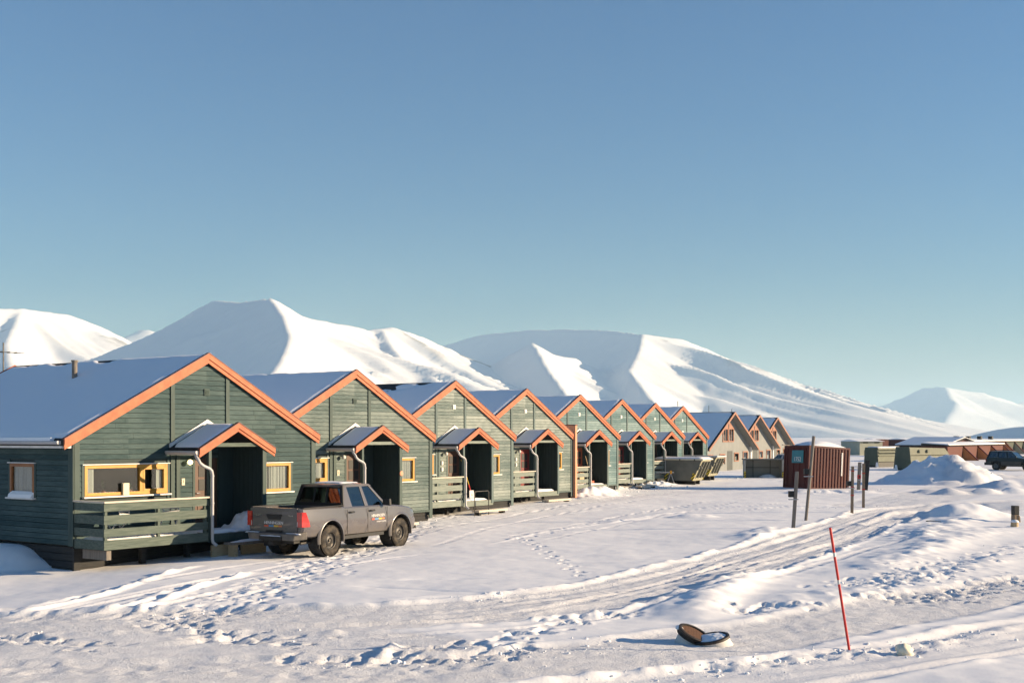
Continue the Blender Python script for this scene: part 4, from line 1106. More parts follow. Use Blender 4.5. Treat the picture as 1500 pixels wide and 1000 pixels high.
def cab(root, P, paint, glass):
    """greenhouse: side pillars, panes, roof; P holds its key stations"""
    zb, zt, yb, yt = P['zb'], P['zt'], P['yb'], P['yt']
    S = lambda x, v, s, i=0.0: Vector((x, s * (yb + (yt - yb) * v - i), zb + (zt - zb) * v))
    for s in (-1, 1):
        for (b0, b1, t0, t1) in P['pillars']:
            pts = [S(b0, 0, s), S(b1, 0, s), S(t1, 1, s), S(t0, 1, s)]
            MB().prism(pts, (0, -s * .045, 0)).build('pillar', paint, root, bevel=.006)
        t0, t1 = P['pillars'][0][2], P['pillars'][-1][3]
        lo = P['pillars'][0][0], P['pillars'][-1][1]
        mb = MB(); mb.prism([S(t0 - .03, .9, s, -.002), S(t1 + .10, .9, s, -.002), S(t1, 1, s, -.002), S(t0, 1, s, -.002)], (0, -s * .05, 0)); mb.build('roof_rail', paint, root)
        for a, b in zip(P['pillars'][:-1], P['pillars'][1:]):
            MB().prism([S(a[1] - .01, .0, s, .016), S(b[0] + .01, .0, s, .016), S(b[2] + .01, 1, s, .016), S(a[3] - .01, 1, s, .016)], (0, -s * .006, 0)).build('side_window', glass, root)
    xr0, xr1, xf0, xf1 = P['pillars'][0][0], P['pillars'][0][2], P['pillars'][-1][1], P['pillars'][-1][3]
    q = .02
    MB().prism([(xr0 + q, -yb + .05, zb), (xr0 + q, yb - .05, zb), (xr1 + q, yt - .04, zt), (xr1 + q, -yt + .04, zt)], (.006, 0, 0)).build('rear_window', glass, root)
    MB().prism([(xf0 - q, -yb + .05, zb), (xf0 - q, yb - .05, zb), (xf1 - q, yt - .04, zt), (xf1 - q, -yt + .04, zt)], (-.006, 0, 0)).build('windscreen', glass, root)
    n = 11; X, Y = np.meshgrid(np.linspace(xr1 - .04, xf1 + .06, 13), np.linspace(-yt - .02, yt + .02, n))
    tx = np.abs((X - X.min()) / (X.max() - X.min()) * 2 - 1); ty = np.abs(Y) / (yt + .02)
    Zr = zt - .03 + P['crown'] * (1 - tx ** 4) + (.035) * (1 - ty ** 3)
    me = grid_mesh('roof_panel', X, Y, Zr); bm = bmesh.new(); bm.from_mesh(me)
    r_ = bmesh.ops.extrude_face_region(bm, geom=bm.faces[:]); bmesh.ops.translate(bm, vec=(0, 0, -.05), verts=[v for v in r_['geom'] if isinstance(v, bmesh.types.BMVert)])
    bmesh.ops.recalc_face_normals(bm, faces=bm.faces); bm.to_mesh(me); bm.free(); shade(me, 40); me.materials.append(paint)
    return link(bpy.data.objects.new('roof_panel', me), root), Zr

TA = math.atan2(.868, .497)
truck = empty('pickup_truck', (-5.44, 31.25, 0.0), TA, 'grey-brown double-cab pickup parked in front of the house numbered 1', 'pickup')
def sec(w, zb, zt, crown=.0, tuck=.07):
    m = zb + .38 * (zt - zb)
    return [(0, zb), (w - tuck - .06, zb), (w - tuck, zb + .04), (w - .018, zb + .24 * (zt - zb)), (w, m), (w - .004, zb + .62 * (zt - zb)), (w - .030, zb + .80 * (zt - zb)), (w - .042, zt - .035), (w - .075, zt), (0, zt + crown)]
stn = [(-1.13, sec(.86, .56, 1.255)), (-1.08, sec(.905, .53, 1.265)), (-.70, sec(.925, .50, 1.26)), (0, sec(.925, .50, 1.25)), (.55, sec(.915, .47, 1.235)), (.62, sec(.91, .46, 1.22)), (1.5, sec(.91, .45, 1.205)), (2.3, sec(.91, .45, 1.20)),
       (2.48, sec(.912, .45, 1.195, .03)), (2.8, sec(.925, .46, 1.175, .055)), (3.2, sec(.93, .46, 1.14, .06)), (3.55, sec(.92, .44, 1.085, .055)), (3.78, sec(.88, .42, 1.02, .04)), (3.93, sec(.80, .40, .93, .03)), (4.03, sec(.66, .42, .82, .02))]
body_me = loft(stn).mesh('body')
cut_ = [MB().box(-1.05, .52, -.74, .74, .72, 2.0)]
for x in (0.0, 3.085):
    for s in (-1, 1): cut_.append(MB().lathe([(0, s * .50), (.475, s * .50), (.475, s * 1.2), (0, s * 1.2)], (x, 0, .43), 'y', 28))
cut_.append(MB().box(.70, 2.30, -.72, .72, .62, 2.0))
body_me = mesh_boolean(body_me, cut_, 'body'); body_me.materials.clear(); body_me.materials.append(M['truck']); shade(body_me, 34)
body = link(bpy.data.objects.new('body', body_me), truck)
for s in (-1, 1):                                           # flared arches
    for x in (0.0, 3.085):
        n = 22; mb = MB()
        for k in range(n + 1):
            a = R(-12 + 204 * k / n); c, d = math.cos(a), math.sin(a); yy_ = s * .905
            mb.v += [(x + c * .475, s * .86, .43 + d * .475), (x + c * .478, s * .936, .43 + d * .478), (x + c * .515, s * .932, .43 + d * .512), (x + c * .55, s * .89, .43 + d * .545)]
        for k in range(n):
            for j in range(3): mb.f.append((k * 4 + j, k * 4 + j + 1, k * 4 + j + 5, k * 4 + j + 4))
        mb.build('wheel_arch', M['truck'], truck, smooth=50)
        MB().lathe([(.47, s * .50), (.47, s * .87)], (x, 0, .43), 'y', 28).build('arch_liner', M['black'], truck)
        wheel(truck, x, s * .775, .39, .25, M['steel'], s)
        fx = x - .50; MB().hexa([(fx - .02, s * .64, .22), (fx, s * .64, .22), (fx, s * .92, .22), (fx - .02, s * .92, .22), (fx - .0, s * .64, .60), (fx + .02, s * .64, .60), (fx + .02, s * .92, .60), (fx - .0, s * .92, .60)]).build('mud_flap', M['black'], truck)
PC = dict(zb=1.205, zt=1.785, yb=.845, yt=.675, crown=.04, pillars=[(.60, .96, .76, .88), (1.52, 1.66, 1.44, 1.54), (2.38, 2.50, 1.80, 1.88)])
rp, _ = cab(truck, PC, M['truck'], M['carglass'])
snow_sheet('snow', rp, .95, 1.75, -.5, .5, lambda x: 1.825, .022, 990, 14, 14, ragged=.01)
for s in (-1, 1):
    MB().hexa([(.575, s * .79 - .045, 1.20), (.62, s * .79 - .045, 1.20), (.62, s * .79 + .045, 1.20), (.575, s * .79 + .045, 1.20), (.73, s * .65 - .045, 1.785), (.775, s * .65 - .045, 1.785), (.775, s * .65 + .045, 1.785), (.73, s * .65 + .045, 1.785)]).build('rear_bar', M['black'], truck)
    MB().hexa([(.59, s * .22 - .022, 1.20), (.61, s * .22 - .022, 1.20), (.61, s * .22 + .022, 1.20), (.59, s * .22 + .022, 1.20), (.745, s * .20 - .022, 1.77), (.765, s * .20 - .022, 1.77), (.765, s * .20 + .022, 1.77), (.745, s * .20 + .022, 1.77)]).build('window_divider', M['black'], truck)
    MB().box(-1.07, .56, s * .835 - .045, s * .835 + .045, 1.262, 1.275).build('bed_rail_cap', M['black'], truck)
MB().hexa([(.715, -.64, 1.71), (.75, -.64, 1.71), (.75, .64, 1.71), (.715, .64, 1.71), (.735, -.64, 1.79), (.77, -.64, 1.79), (.77, .64, 1.79), (.735, .64, 1.79)]).build('rear_header', M['black'], truck)
MB().box(.575, .61, -.78, .78, 1.20, 1.32).build('rear_ledge', M['black'], truck)
for x, zs in ((1.0, 1.30), (1.80, 1.28)):
    for s in (-.37, .37):
        st = MB().hexa([(x + .05, s - .24, .66), (x + .5, s - .24, .66), (x + .5, s + .24, .66), (x + .05, s + .24, .66), (x - .06, s - .22, zs), (x + .06, s - .22, zs), (x + .06, s + .22, zs), (x - .06, s + .22, zs)]).build('seat', M['seat'], truck, bevel=.03)
        MB().box(x - .08, x + .02, s - .13, s + .13, zs + .04, zs + .24).build('headrest', M['seat'], st, bevel=.03)
MB().box(2.1, 2.42, -.72, .72, .95, 1.18).build('dashboard', M['black'], truck)
# tailgate, lamps, bumper
tg = MB().hexa([(-1.16, -.72, .60), (-1.10, -.72, .60), (-1.10, .72, .60), (-1.16, .72, .60), (-1.155, -.74, 1.265), (-1.09, -.74, 1.265), (-1.09, .74, 1.265), (-1.155, .74, 1.265)]).build('tailgate', M['truck'], truck, bevel=.012)
MB().hexa([(-1.175, -.19, .97), (-1.158, -.19, .97), (-1.158, .19, .97), (-1.175, .19, .97), (-1.175, -.25, 1.10), (-1.157, -.25, 1.10), (-1.157, .25, 1.10), (-1.175, .25, 1.10)]).build('handle', M['black'], tg)
bx = lambda z, y: Matrix.Translation((-1.163, y, z)) @ Matrix.Rotation(R(-90), 4, 'Z') @ Matrix.Rotation(R(90), 4, 'X')
txt('lettering', 'HENNINGSEN', .105, M['w_text'], tg, bx(.885, 0.02), .003, space=.92)
for n_, y0, y1 in (('c_red', .31, .17), ('c_blue', .165, .0), ('c_yel', -.005, -.15), ('c_ora', -.155, -.27)):
    MB().box(-1.1655, -1.160, y1 + .02, y0 + .02, .785, .825).build('colour_strip', M[n_], tg)
txt('lettering', 'TOYOTA', .055, M['chrome'], tg, bx(1.075, .54), .003); txt('lettering', 'HILUX', .055, M['chrome'], tg, bx(1.075, -.54), .003)
for s in (-1, 1):
    tl = MB()
    for z0, z1, x0, x1 in ((.80, .92, -.90, -.93), (.92, 1.05, -.93, -1.00), (1.05, 1.17, -1.00, -1.06)):
        tl.hexa([(-1.172, s * .745, z0), (-1.165, s * .90, z0), (x0, s * .948, z0), (-1.09, s * .75, z0), (-1.170, s * .745, z1), (-1.160, s * .895, z1), (x1, s * .945, z1), (-1.09, s * .75, z1)])
    tl = tl.build('tail_lamp', M['tail'], truck)
    MB().hexa([(-1.183, s * .75, .81), (-1.096, s * .815, .81), (-1.08, s * .80, .81), (-1.16, s * .74, .81), (-1.181, s * .755, .93), (-1.098, s * .815, .93), (-1.08, s * .80, .93), (-1.16, s * .745, .93)]).build('reversing_lens', M['clear'], tl)
bp_ = MB().hexa([(-1.30, -.72, .46), (-.98, -.92, .48), (-.98, .92, .48), (-1.30, .72, .46), (-1.30, -.78, .63), (-1.0, -.935, .68), (-1.0, .935, .68), (-1.30, .78, .63)]).build('rear_bumper', M['bumper'], truck, bevel=.025)
MB().box(-1.335, -1.18, -.36, .36, .45, .56).build('bumper_step', M['black'], bp_)
snow_sheet('snow', bp_, -1.335, -1.19, -.34, .36, lambda x: .562, .045, 991, 8, 20, ragged=.02)
for a, b in ((-.90, -.42), (.42, .90)): snow_sheet('snow', bp_, -1.27, -1.17, a, b, lambda x: .64, .022, 992, 6, 14, ragged=.012)
pl = MB().box(-1.192, -1.176, -.26, .26, .60, .70).build('number_plate', M['black'], truck)
MB().box(-1.3, -.9, -.07, .07, .33, .44).build('tow_bar', M['black'], truck)
MB().box(-1.0, 3.9, -.50, .50, .36, .56).build('chassis', M['black'], truck)
MB().lathe([(.0, -.11), (.33, -.11), (.36, -.05), (.36, .05), (.33, .11), (0, .11)], (-.62, 0, .52), 'z', 22).build('spare_wheel', M['rubber'], truck, smooth=40)
MB().tube([(-.30, -.60, .38), (-.9, -.62, .36)], .035, 8).build('exhaust', M['steel'], truck)
MB().tube([(0, -.7, .39), (0, .7, .39)], .06, 10).build('rear_axle', M['steel'], truck)
MB().box(.62, 2.35, -.86, .86, .38, .47).build('side_step', M['black'], truck)
# doors: shut lines, handles, mirrors, lettering
for s in (-1, 1):
    for x in (.66, 1.56, 2.44):
        MB().box(x - .006, x + .006, s * .905, s * .9135 if x != .66 else s * .917, .52, 1.15).build('shut_line', M['black'], body)
    for x in (.86, 1.76):
        h_ = MB().tube([(x - .10, s * .895, 1.075), (x - .07, s * .935, 1.075), (x + .07, s * .935, 1.075), (x + .10, s * .895, 1.075)], .022, 8).build('door_handle', M['black'], body, smooth=60)
    mi = MB().hexa([(2.26, s * .86, 1.20), (2.36, s * .86, 1.20), (2.40, s * 1.10, 1.18), (2.30, s * 1.10, 1.18), (2.26, s * .88, 1.34), (2.34, s * .88, 1.34), (2.38, s * 1.09, 1.37), (2.30, s * 1.09, 1.37)]).build('wing_mirror', M['black'], truck, bevel=.025)
    MB().box(2.295, 2.305, min(s * .92, s * 1.06), max(s * .92, s * 1.06), 1.22, 1.33).build('mirror_glass', M['chrome'], mi)
    MB().hexa([(3.60, s * .80, .86), (3.86, s * .70, .86), (3.92, s * .55, .86), (3.70, s * .55, .86), (3.45, s * .86, 1.02), (3.74, s * .84, 1.00), (3.86, s * .58, .98), (3.60, s * .60, 1.03)]).build('headlamp', M['clear'], truck, bevel=.01)
sx = lambda x, z, t=0: Matrix.Translation((x, -.9145, z)) @ Matrix.Rotation(R(90 - t), 4, 'X')
txt('lettering', 'HENNINGSEN', .105, M['w_text'], body, sx(2.02, .925), .003, space=.92)
for n_, a, b in (('c_red', 1.735, 1.86), ('c_blue', 1.865, 2.04), ('c_yel', 2.045, 2.18), ('c_ora', 2.185, 2.305)):
    MB().box(a, b, -.9165, -.9130, .815, .855).build('colour_strip', M[n_], body)
txt('lettering', 'transport & guiding', .055, M['w_text'], body, sx(2.16, .765), .003)

# dark four-wheel drive by the far houses
def make_suv(loc, rz, label, top, low):
    v = empty('parked_car', loc, rz, label, 'car')
    s2 = lambda w, zb, zt, c=.0: sec(w, zb, zt, c)
    st = [(-.95, s2(.80, .50, 1.10)), (-.88, s2(.89, .46, 1.15)), (0, s2(.92, .44, 1.17)), (1.6, s2(.92, .44, 1.16)), (2.0, s2(.92, .44, 1.14, .03)), (2.6, s2(.92, .44, 1.06, .05)), (3.3, s2(.87, .42, .98, .04)), (3.55, s2(.74, .42, .86, .02))]
    me = mesh_boolean(loft(st).mesh('body'), [MB().lathe([(0, s * .5), (.44, s * .5), (.44, s * 1.3), (0, s * 1.3)], (x, 0, .42), 'y', 24) for x in (0, 2.72) for s in (-1, 1)], 'body')
    me.materials.clear(); me.materials.append(top); shade(me, 34); link(bpy.data.objects.new('body', me), v)
    cab(v, dict(zb=1.145, zt=1.74, yb=.84, yt=.66, crown=.04, pillars=[(-.86, -.70, -.66, -.52), (.10, .20, .14, .22), (.95, 1.08, .86, .96), (1.86, 1.96, 1.24, 1.30)]), top, M['carglass'])
    for s in (-1, 1):
        for a, b in ((.46, 2.26), (-.93, -.46)):
            MB().box(a, b, min(s * .90, s * .945), max(s * .90, s * .945), .46, .80).build('side_cladding', low, v, bevel=.02)
        for x in (0, 2.72): wheel(v, x, s * .79, .37, .24, M['rim'], s)
        MB().tube([(-.5, s * .58, 1.83), (1.1, s * .58, 1.83)], .02, 6).build('roof_rack', M['black'], v)
        MB().box(1.80, 1.90, min(s * .88, s * 1.06), max(s * .88, s * 1.06), 1.14, 1.30).build('wing_mirror', top, v, bevel=.02)
        MB().hexa([(3.22, s * .82, .74), (3.44, s * .72, .74), (3.48, s * .50, .74), (3.3, s * .5, .74), (3.12, s * .84, .90), (3.36, s * .74, .90), (3.44, s * .5, .90), (3.2, s * .5, .92)]).build('headlamp', M['clear'], v)
        MB().box(-.97, -.90, min(s * .70, s * .86), max(s * .70, s * .86), .80, 1.06).build('tail_lamp', M['tail'], v)
    MB().box(-1.08, -.90, -.88, .88, .46, .72).build('rear_bumper', low, v, bevel=.03)
    MB().box(3.36, 3.66, -.80, .80, .42, .66).build('front_bumper', low, v, bevel=.03)
    MB().box(-.3, 2.9, -.5, .5, .34, .5).build('chassis', M['black'], v)
    for x in (.35, 1.25):
        for s in (-.36, .36): MB().box(x, x + .14, s - .22, s + .22, .8, 1.42).build('seat', M['seat'], v, bevel=.03)
    return v
a_, b_2 = G(1452, 688.2), G(1482, 690.2)
make_suv((a_[0] + 1.0, a_[1] + .6, gz(*a_)), math.atan2(-.66, .75), 'dark green and bronze off-roader parked past the snow heap', M['suv_top'], M['suv_low'])
M['grey_car'] = pmat('pale_grey_paint', (0.40, 0.41, 0.42), rough=0.4, coat=0.4)
make_suv((22.3, 93.5, gz(22.3, 93.5)), R(150), 'pale grey car half hidden behind the red container', M['grey_car'], M['black'])

# ------------------------------------------------------------------ yard things
# red steel container
M['container'] = pmat('container_red', (0.070, 0.0105, 0.0085), (0.095, 0.016, 0.0125), 1.3, (1, 1, .5), rough=0.6, bump=0.1)
M['sign_teal'] = pmat('teal_sign', (0.03, 0.20, 0.24), (0.04, 0.23, 0.27), 3, rough=0.5)
cx_, cy_ = (1183 - 750) / F_PX * 70.2, 70.2
con = empty('shipping_container', (cx_, cy_, gz(cx_, cy_) - .02), 0, 'dark red corrugated shipping container with a teal number sign', 'container')
con.rotation_euler = (R(-1), R(3.6), R(23))
Lc, Hc, Wc = 2.99, 2.59, 2.44          # local x along the corrugated side, which faces -y; the doors are on the -x end
for x in (0, Lc - .12):
    for y in (0, Wc - .12): MB().box(x, x + .12, y, y + .12, -.3, Hc).build('corner_post', M['container'], con, bevel=.01)
for z in (0, Hc - .12):
    for y in (.002, Wc - .098): MB().box(.12, Lc - .12, y, y + .096, z, z + .118).build('side_rail', M['container'], con, bevel=.008)
    for x in (.002, Lc - .098): MB().box(x, x + .096, .12, Wc - .12, z, z + .118).build('end_rail', M['container'], con, bevel=.008)
for face, y0, sg_ in (('corrugated_side', .045, -1), ('corrugated_back', Wc - .045, 1)):
    mb = MB(); prof = []; x = .12
    while x < Lc - .30: prof += [(x, 0), (x + .075, 0), (x + .11, .036), (x + .185, .036), (x + .22, 0)]; x += .22
    prof.append((Lc - .12, 0))
    for (xa, ya), (xb, yb_) in zip(prof[:-1], prof[1:]): mb.poly([(xa, y0 + sg_ * ya, .10), (xb, y0 + sg_ * yb_, .10), (xb, y0 + sg_ * yb_, Hc - .10), (xa, y0 + sg_ * ya, Hc - .10)])
    mb.build(face, M['container'], con)
for a, b in ((.13, 1.215), (1.225, Wc - .13)): MB().box(.035, .065, a, b, .10, Hc - .10).build('door_panel', M['container'], con, bevel=.01)
for y in (.32, .95, 1.5, 2.1): MB().tube([(.012, y, .15), (.012, y, Hc - .15)], .022, 8).build('locking_bar', M['container'], con, smooth=60)
MB().box(Lc - .07, Lc - .04, .12, Wc - .12, .10, Hc - .10).build('end_wall', M['container'], con)
MB().box(.02, Lc - .02, .02, Wc - .02, Hc - .05, Hc - .02).build('roof', M['container'], con)
sg = MB().box(-.022, -.003, .52, 1.62, 1.55, 2.30).build('sign', M['sign_teal'], con)
txt('lettering', '1752', .36, M['w_text'], sg, Matrix.Translation((-.026, 1.07, 1.76)) @ Matrix.Rotation(R(-90), 4, 'Z') @ Matrix.Rotation(R(90), 4, 'X'), .002)
MB().box(2.36, 2.45, -.025, .008, .90, 2.28).build('white_strip', M['white'], con)
MB().box(.128, .17, -.012, .002, .2, Hc - .25).build('corner_strip', M['gutter'], con)
X, Y = np.meshgrid(np.linspace(.25, Lc - .1, 34), np.linspace(.1, Wc - .1, 24))
Zs = Hc - .03 + .40 * np.clip(1 - ((X - 1.6) / 1.4) ** 2, 0, 1) ** .8 * np.clip(1 - ((Y - 1.25) / 1.15) ** 2, 0, 1) ** .6
me = grid_mesh('snow', X, Y, Zs); me.materials.append(M['snow_roof']); link(bpy.data.objects.new('snow', me), con)
CM = Matrix.Translation(con.location) @ con.rotation_euler.to_matrix().to_4x4()
for i, (x, y, a) in enumerate(((.35, 1.2, R(97)), (.2, 2.2, R(20)))):
    o = MB().box(-.75, .75, -.06, .06, 0, .04).build('loose_plank', M['oldwood']); o.matrix_basis = CM @ Matrix.Translation((x, y, Hc)) @ Matrix.Rotation(a, 4, 'Z')
    tag(o, ('weathered plank lying along the container roof edge', 'weathered plank lying askew on the container roof')[i], 'plank', 'planks on the container roof')

# posts with engine heater sockets
def post(pb, pt, w, mat, name, label, box=None, bands=(), cat='post', rnd=False, group='wooden posts at the parking bay', rows=()):
    x, y = G(*pb); z0 = gz(x, y); h = (pb[1] - pt[1]) / F_PX * y; dx = (pt[0] - pb[0]) / F_PX * y
    r = empty(name, (x, y, z0), 0, label, cat, group)
    mb = MB(); c = w / 2; lx = lambda t: dx * t
    if rnd: mb.tube([(lx(-.1), 0, -.1 * h), (lx(.5), 0, h * .5), (dx, 0, h)], c, 12)
    else: mb.hexa([(lx(-.1) - c, -c, -.1 * h), (lx(-.1) + c, -c, -.1 * h), (lx(-.1) + c, c, -.1 * h), (lx(-.1) - c, c, -.1 * h), (dx - c, -c, h), (dx + c, -c, h), (dx + c, c, h), (dx - c, c, h)])
    mb.build('shaft', mat, r, smooth=40 if rnd else False, bevel=0 if rnd else .008)
    if box:
        t, side, bm_ = box; X = dx * t + side * (c + .09); Zb = h * t
        b = MB().box(X - .085, X + .085, -.09, .09, Zb - .10, Zb + .10).build('socket_box', bm_, r, bevel=.012)
        MB().box(X - .05, X + .05, -.1, -.0915, Zb - .05, Zb + .05).build('cover', M['black'], b)
        MB().box(min(X, dx * t) - .08, max(X, dx * t) + c + .03, -c - .012, c + .012, Zb - .19, Zb - .16).build('bracket', M['gutter'], r)
    for t in bands:
        MB().box(dx * t - c - .006, dx * t + c + .006, -c - .006, c + .006, h * t - .02, h * t + .02).build('band', M['red'], r)
    return r
post((1180.5, 763.5), (1192, 640), .115, M['oldwood'], 'leaning_post', 'tall grey leaning post with a black socket box', (.58, -1, M['black']), rnd=True)
post((1162, 775.5), (1167.5, 693), .105, M['oldwood'], 'short_post', 'short grey post with a black socket box, beside the tall leaning one', (.60, -1, M['black']))
post((1248, 751.5), (1249, 683), .10, M['post_brown'], 'short_post', 'brown post with orange bands and a black socket box', (.63, -1, M['black']), (.9, .55, .38))
post((1264.7, 743), (1265, 678), .10, M['post_brown'], 'short_post', 'brown post with two red bands in front of the dark posts', None, (.78, .42))
post((1257.5, 721.5), (1259.5, 681), .16, M['oldwood'], 'short_post', 'dark grey post carrying a red socket box', (.48, 0, M['red']))
post((1267.6, 718), (1271, 674), .22, M['found'], 'short_post', 'wide dark post standing behind the brown banded ones')

# snow stake
sx0, sy0 = G(1244, 949); sz = gz(sx0, sy0)
stk = empty('snow_stake', (sx0, sy0, sz), 0, 'thin red snow stake with two silver bands leaning beside the road', 'stake')
lean = Vector((-.275, .0, 1.76))
def seg(a, b, r_, n, m_, p):
    return MB().tube([lean * a, lean * b], r_, 10).build(n, m_, p, smooth=60)
shaft = seg(-.12, 1.0, .0185, 'shaft', M['red'], stk)
for a, b in ((.765, .80), (.54, .575)): seg(a, b, .0195, 'silver_band', M['reflect'], stk)
seg(.998, 1.004, .0175, 'tip', M['red'], stk)

# concrete ring with its tilted cover
M['concrete'] = pmat('pale_concrete', (0.50, 0.49, 0.47), (0.60, 0.59, 0.56), 6, rough=0.85, bump=0.3)
M['rust'] = pmat('rusty_mesh', (0.10, 0.05, 0.03), (0.17, 0.09, 0.055), 30, rough=0.85, bump=0.5, bscale=90)
M['gasket'] = pmat('black_gasket', (0.015, 0.015, 0.015), (0.05, 0.035, 0.025), 9, rough=0.6)
mx_, my_ = G(1036, 938); mz = gz(mx_, my_)
def ring(root, tf, r0, r1, h, name, mat):
    mb = MB(); mb.lathe([(r0, 0), (r1, h), (r1 - .035, h), (r0 - .035, 0), (r0, 0)], (0, 0, 0), 'z', 36)
    o = mb.build(name, mat, root, smooth=40); o.matrix_local = tf; return o
mh = empty('manhole_ring', (mx_ + .06, my_, mz - .03), R(0), 'tilted concrete manhole ring with a black rim, half filled with snow', 'manhole ring')
tf = Matrix.Translation((.05, .0, -.06)) @ Matrix.Rotation(R(-15), 4, 'Y') @ Matrix.Rotation(R(6), 4, 'X')
mh.scale = (.88, .88, .66)
ring(mh, tf, .34, .295, .22, 'cone', M['concrete'])
mb = MB(); mb.lathe([(.30, .205), (.325, .215), (.325, .265), (.30, .275), (.265, .27), (.262, .215), (.30, .205)], (0, 0, 0), 'z', 36); o = mb.build('rim', M['gasket'], mh, smooth=40); o.matrix_local = tf
X, Y = np.meshgrid(np.linspace(-1, 1, 25), np.linspace(-1, 1, 25)); rr_ = np.sqrt(np.clip(1 - Y ** 2 / 2, 0, 1)), np.sqrt(np.clip(1 - X ** 2 / 2, 0, 1))
Xd, Yd = X * rr_[0] * .265, Y * rr_[1] * .265
me = grid_mesh('snow', Xd, Yd, .262 + .03 * fbm(Xd, Yd, .15, 3, 3) + .03 * (1 - np.maximum(abs(X), abs(Y)))); me.materials.append(M['snow_roof']); o = link(bpy.data.objects.new('snow', me), mh); o.matrix_local = tf
cv = empty('manhole_cover', (mx_ - .22, my_ + .10, mz - .04), 0, 'round black-rimmed cover with rusty mesh propped against the manhole ring', 'manhole cover')
cv.scale = (.92, .92, .8)
tf2 = Matrix.Translation((.0, .0, .15)) @ Matrix.Rotation(R(27), 4, 'Y') @ Matrix.Rotation(R(16), 4, 'X')
ring(cv, tf2, .27, .255, .04, 'collar', M['gasket'])
mb = MB(); mb.lathe([(.0, .045), (.215, .045), (.225, .055), (.275, .055), (.285, .08), (.285, .105), (.265, .118), (.232, .115), (.225, .085), (0, .085)], (0, 0, 0), 'z', 40); o = mb.build('rim', M['gasket'], cv, smooth=40); o.matrix_local = tf2
mb = MB(); mb.lathe([(0, .092), (.222, .092)], (0, 0, 0), 'z', 36)
for q in range(9):
    t = -.2 + q * .05; l_ = math.sqrt(max(.222 ** 2 - t * t, .001)); mb.box(t - .004, t + .004, -l_, l_, .093, .0955); mb.box(-l_, l_, t - .004, t + .004, .0935, .0953)
o = mb.build('mesh_plate', M['rust'], cv); o.matrix_local = tf2
tf3 = Matrix.Translation((-.03, .03, -.05)) @ Matrix.Rotation(R(12), 4, 'Y')
ring(cv, tf3, .27, .235, .20, 'concrete_foot', M['concrete'])
snow_sheet('snow', cv, -.26, -.14, -.08, .1, lambda x: .33, .05, 993, 8, 8)
# lumps of snow and wood
def lump(name, x, y, r, mat, label, cat, seed, sc=(1, 1, .8)):
    bm = bmesh.new(); bmesh.ops.create_icosphere(bm, subdivisions=3, radius=1)
    g_ = random.Random(seed); o_ = [g_.uniform(-5, 5) for _ in range(2)]
    for v in bm.verts:
        n = 1 + .5 * float(fbm(np.array(v.co.x * 1.3 + o_[0]), np.array(v.co.y * 1.3 + v.co.z * .9 + o_[1]), .9, 3, seed))
        v.co = Vector((v.co.x * sc[0], v.co.y * sc[1], v.co.z * sc[2])) * n * r
    me = bpy.data.meshes.new(name); bm.to_mesh(me); bm.free(); shade(me, True); me.materials.append(mat)
    o = link(bpy.data.objects.new(name, me)); o.location = (x, y, gz(x, y) + r * sc[2] * .55); return tag(o, label, cat)
M['ice'] = pmat('stained_ice', (0.80, 0.74, 0.58), (0.72, 0.55, 0.30), 5, rough=0.5, lo=.5, hi=.7)
lx_, ly_ = G(1326, 952); lump('ice_lump', lx_, ly_, .125, M['ice'], 'yellowish lump of ice beside the red stake', 'ice lump', 5)
px_, py_ = G(1487, 765); stp = empty('post_stump', (px_, py_, gz(px_, py_)), R(12), 'dark sawn-off post stump at the edge of the trampled snow', 'stump')
MB().box(-.10, .10, -.10, .10, -.2, .26).build('butt', M['post_brown'], stp, bevel=.02); MB().box(-.105, .095, -.11, .09, .26, .58).build('shaft', M['black'], stp, bevel=.012)
MB().hexa([(.05, -.12, -.2), (.16, -.12, -.2), (.16, 0, -.2), (.05, 0, -.2), (.07, -.115, .24), (.12, -.115, .2), (.12, 0, .2), (.07, 0, .24)]).build('splinter', M['post_brown'], stp)
qx_, qy_ = G(1486, 773); lg = empty('log_round', (qx_, qy_, gz(qx_, qy_)), 0, 'short pale log round with a snow cap beside the stump', 'log')
MB().tube([(0, 0, -.05), (.01, 0, .16)], [.13, .12], 18).build('log', M['timber'], lg, smooth=40)
mb = MB(); mb.lathe([(.13, .15), (.125, .19), (.08, .225), (0, .235)], (.01, 0, 0), 'z', 18); mb.build('snow', M['snow_roof'], lg, smooth=True)
bx_, by_ = G(1366, 771); br = MB().tube([(-.22, 0, .06), (-.05, .02, .075), (.3, .0, .05)], [.018, .016, .008], 7).build('stick', M['found']); br.location = (bx_, by_, gz(bx_, by_)); tag(br, 'dark stick poking from the drift near the stump', 'stick')

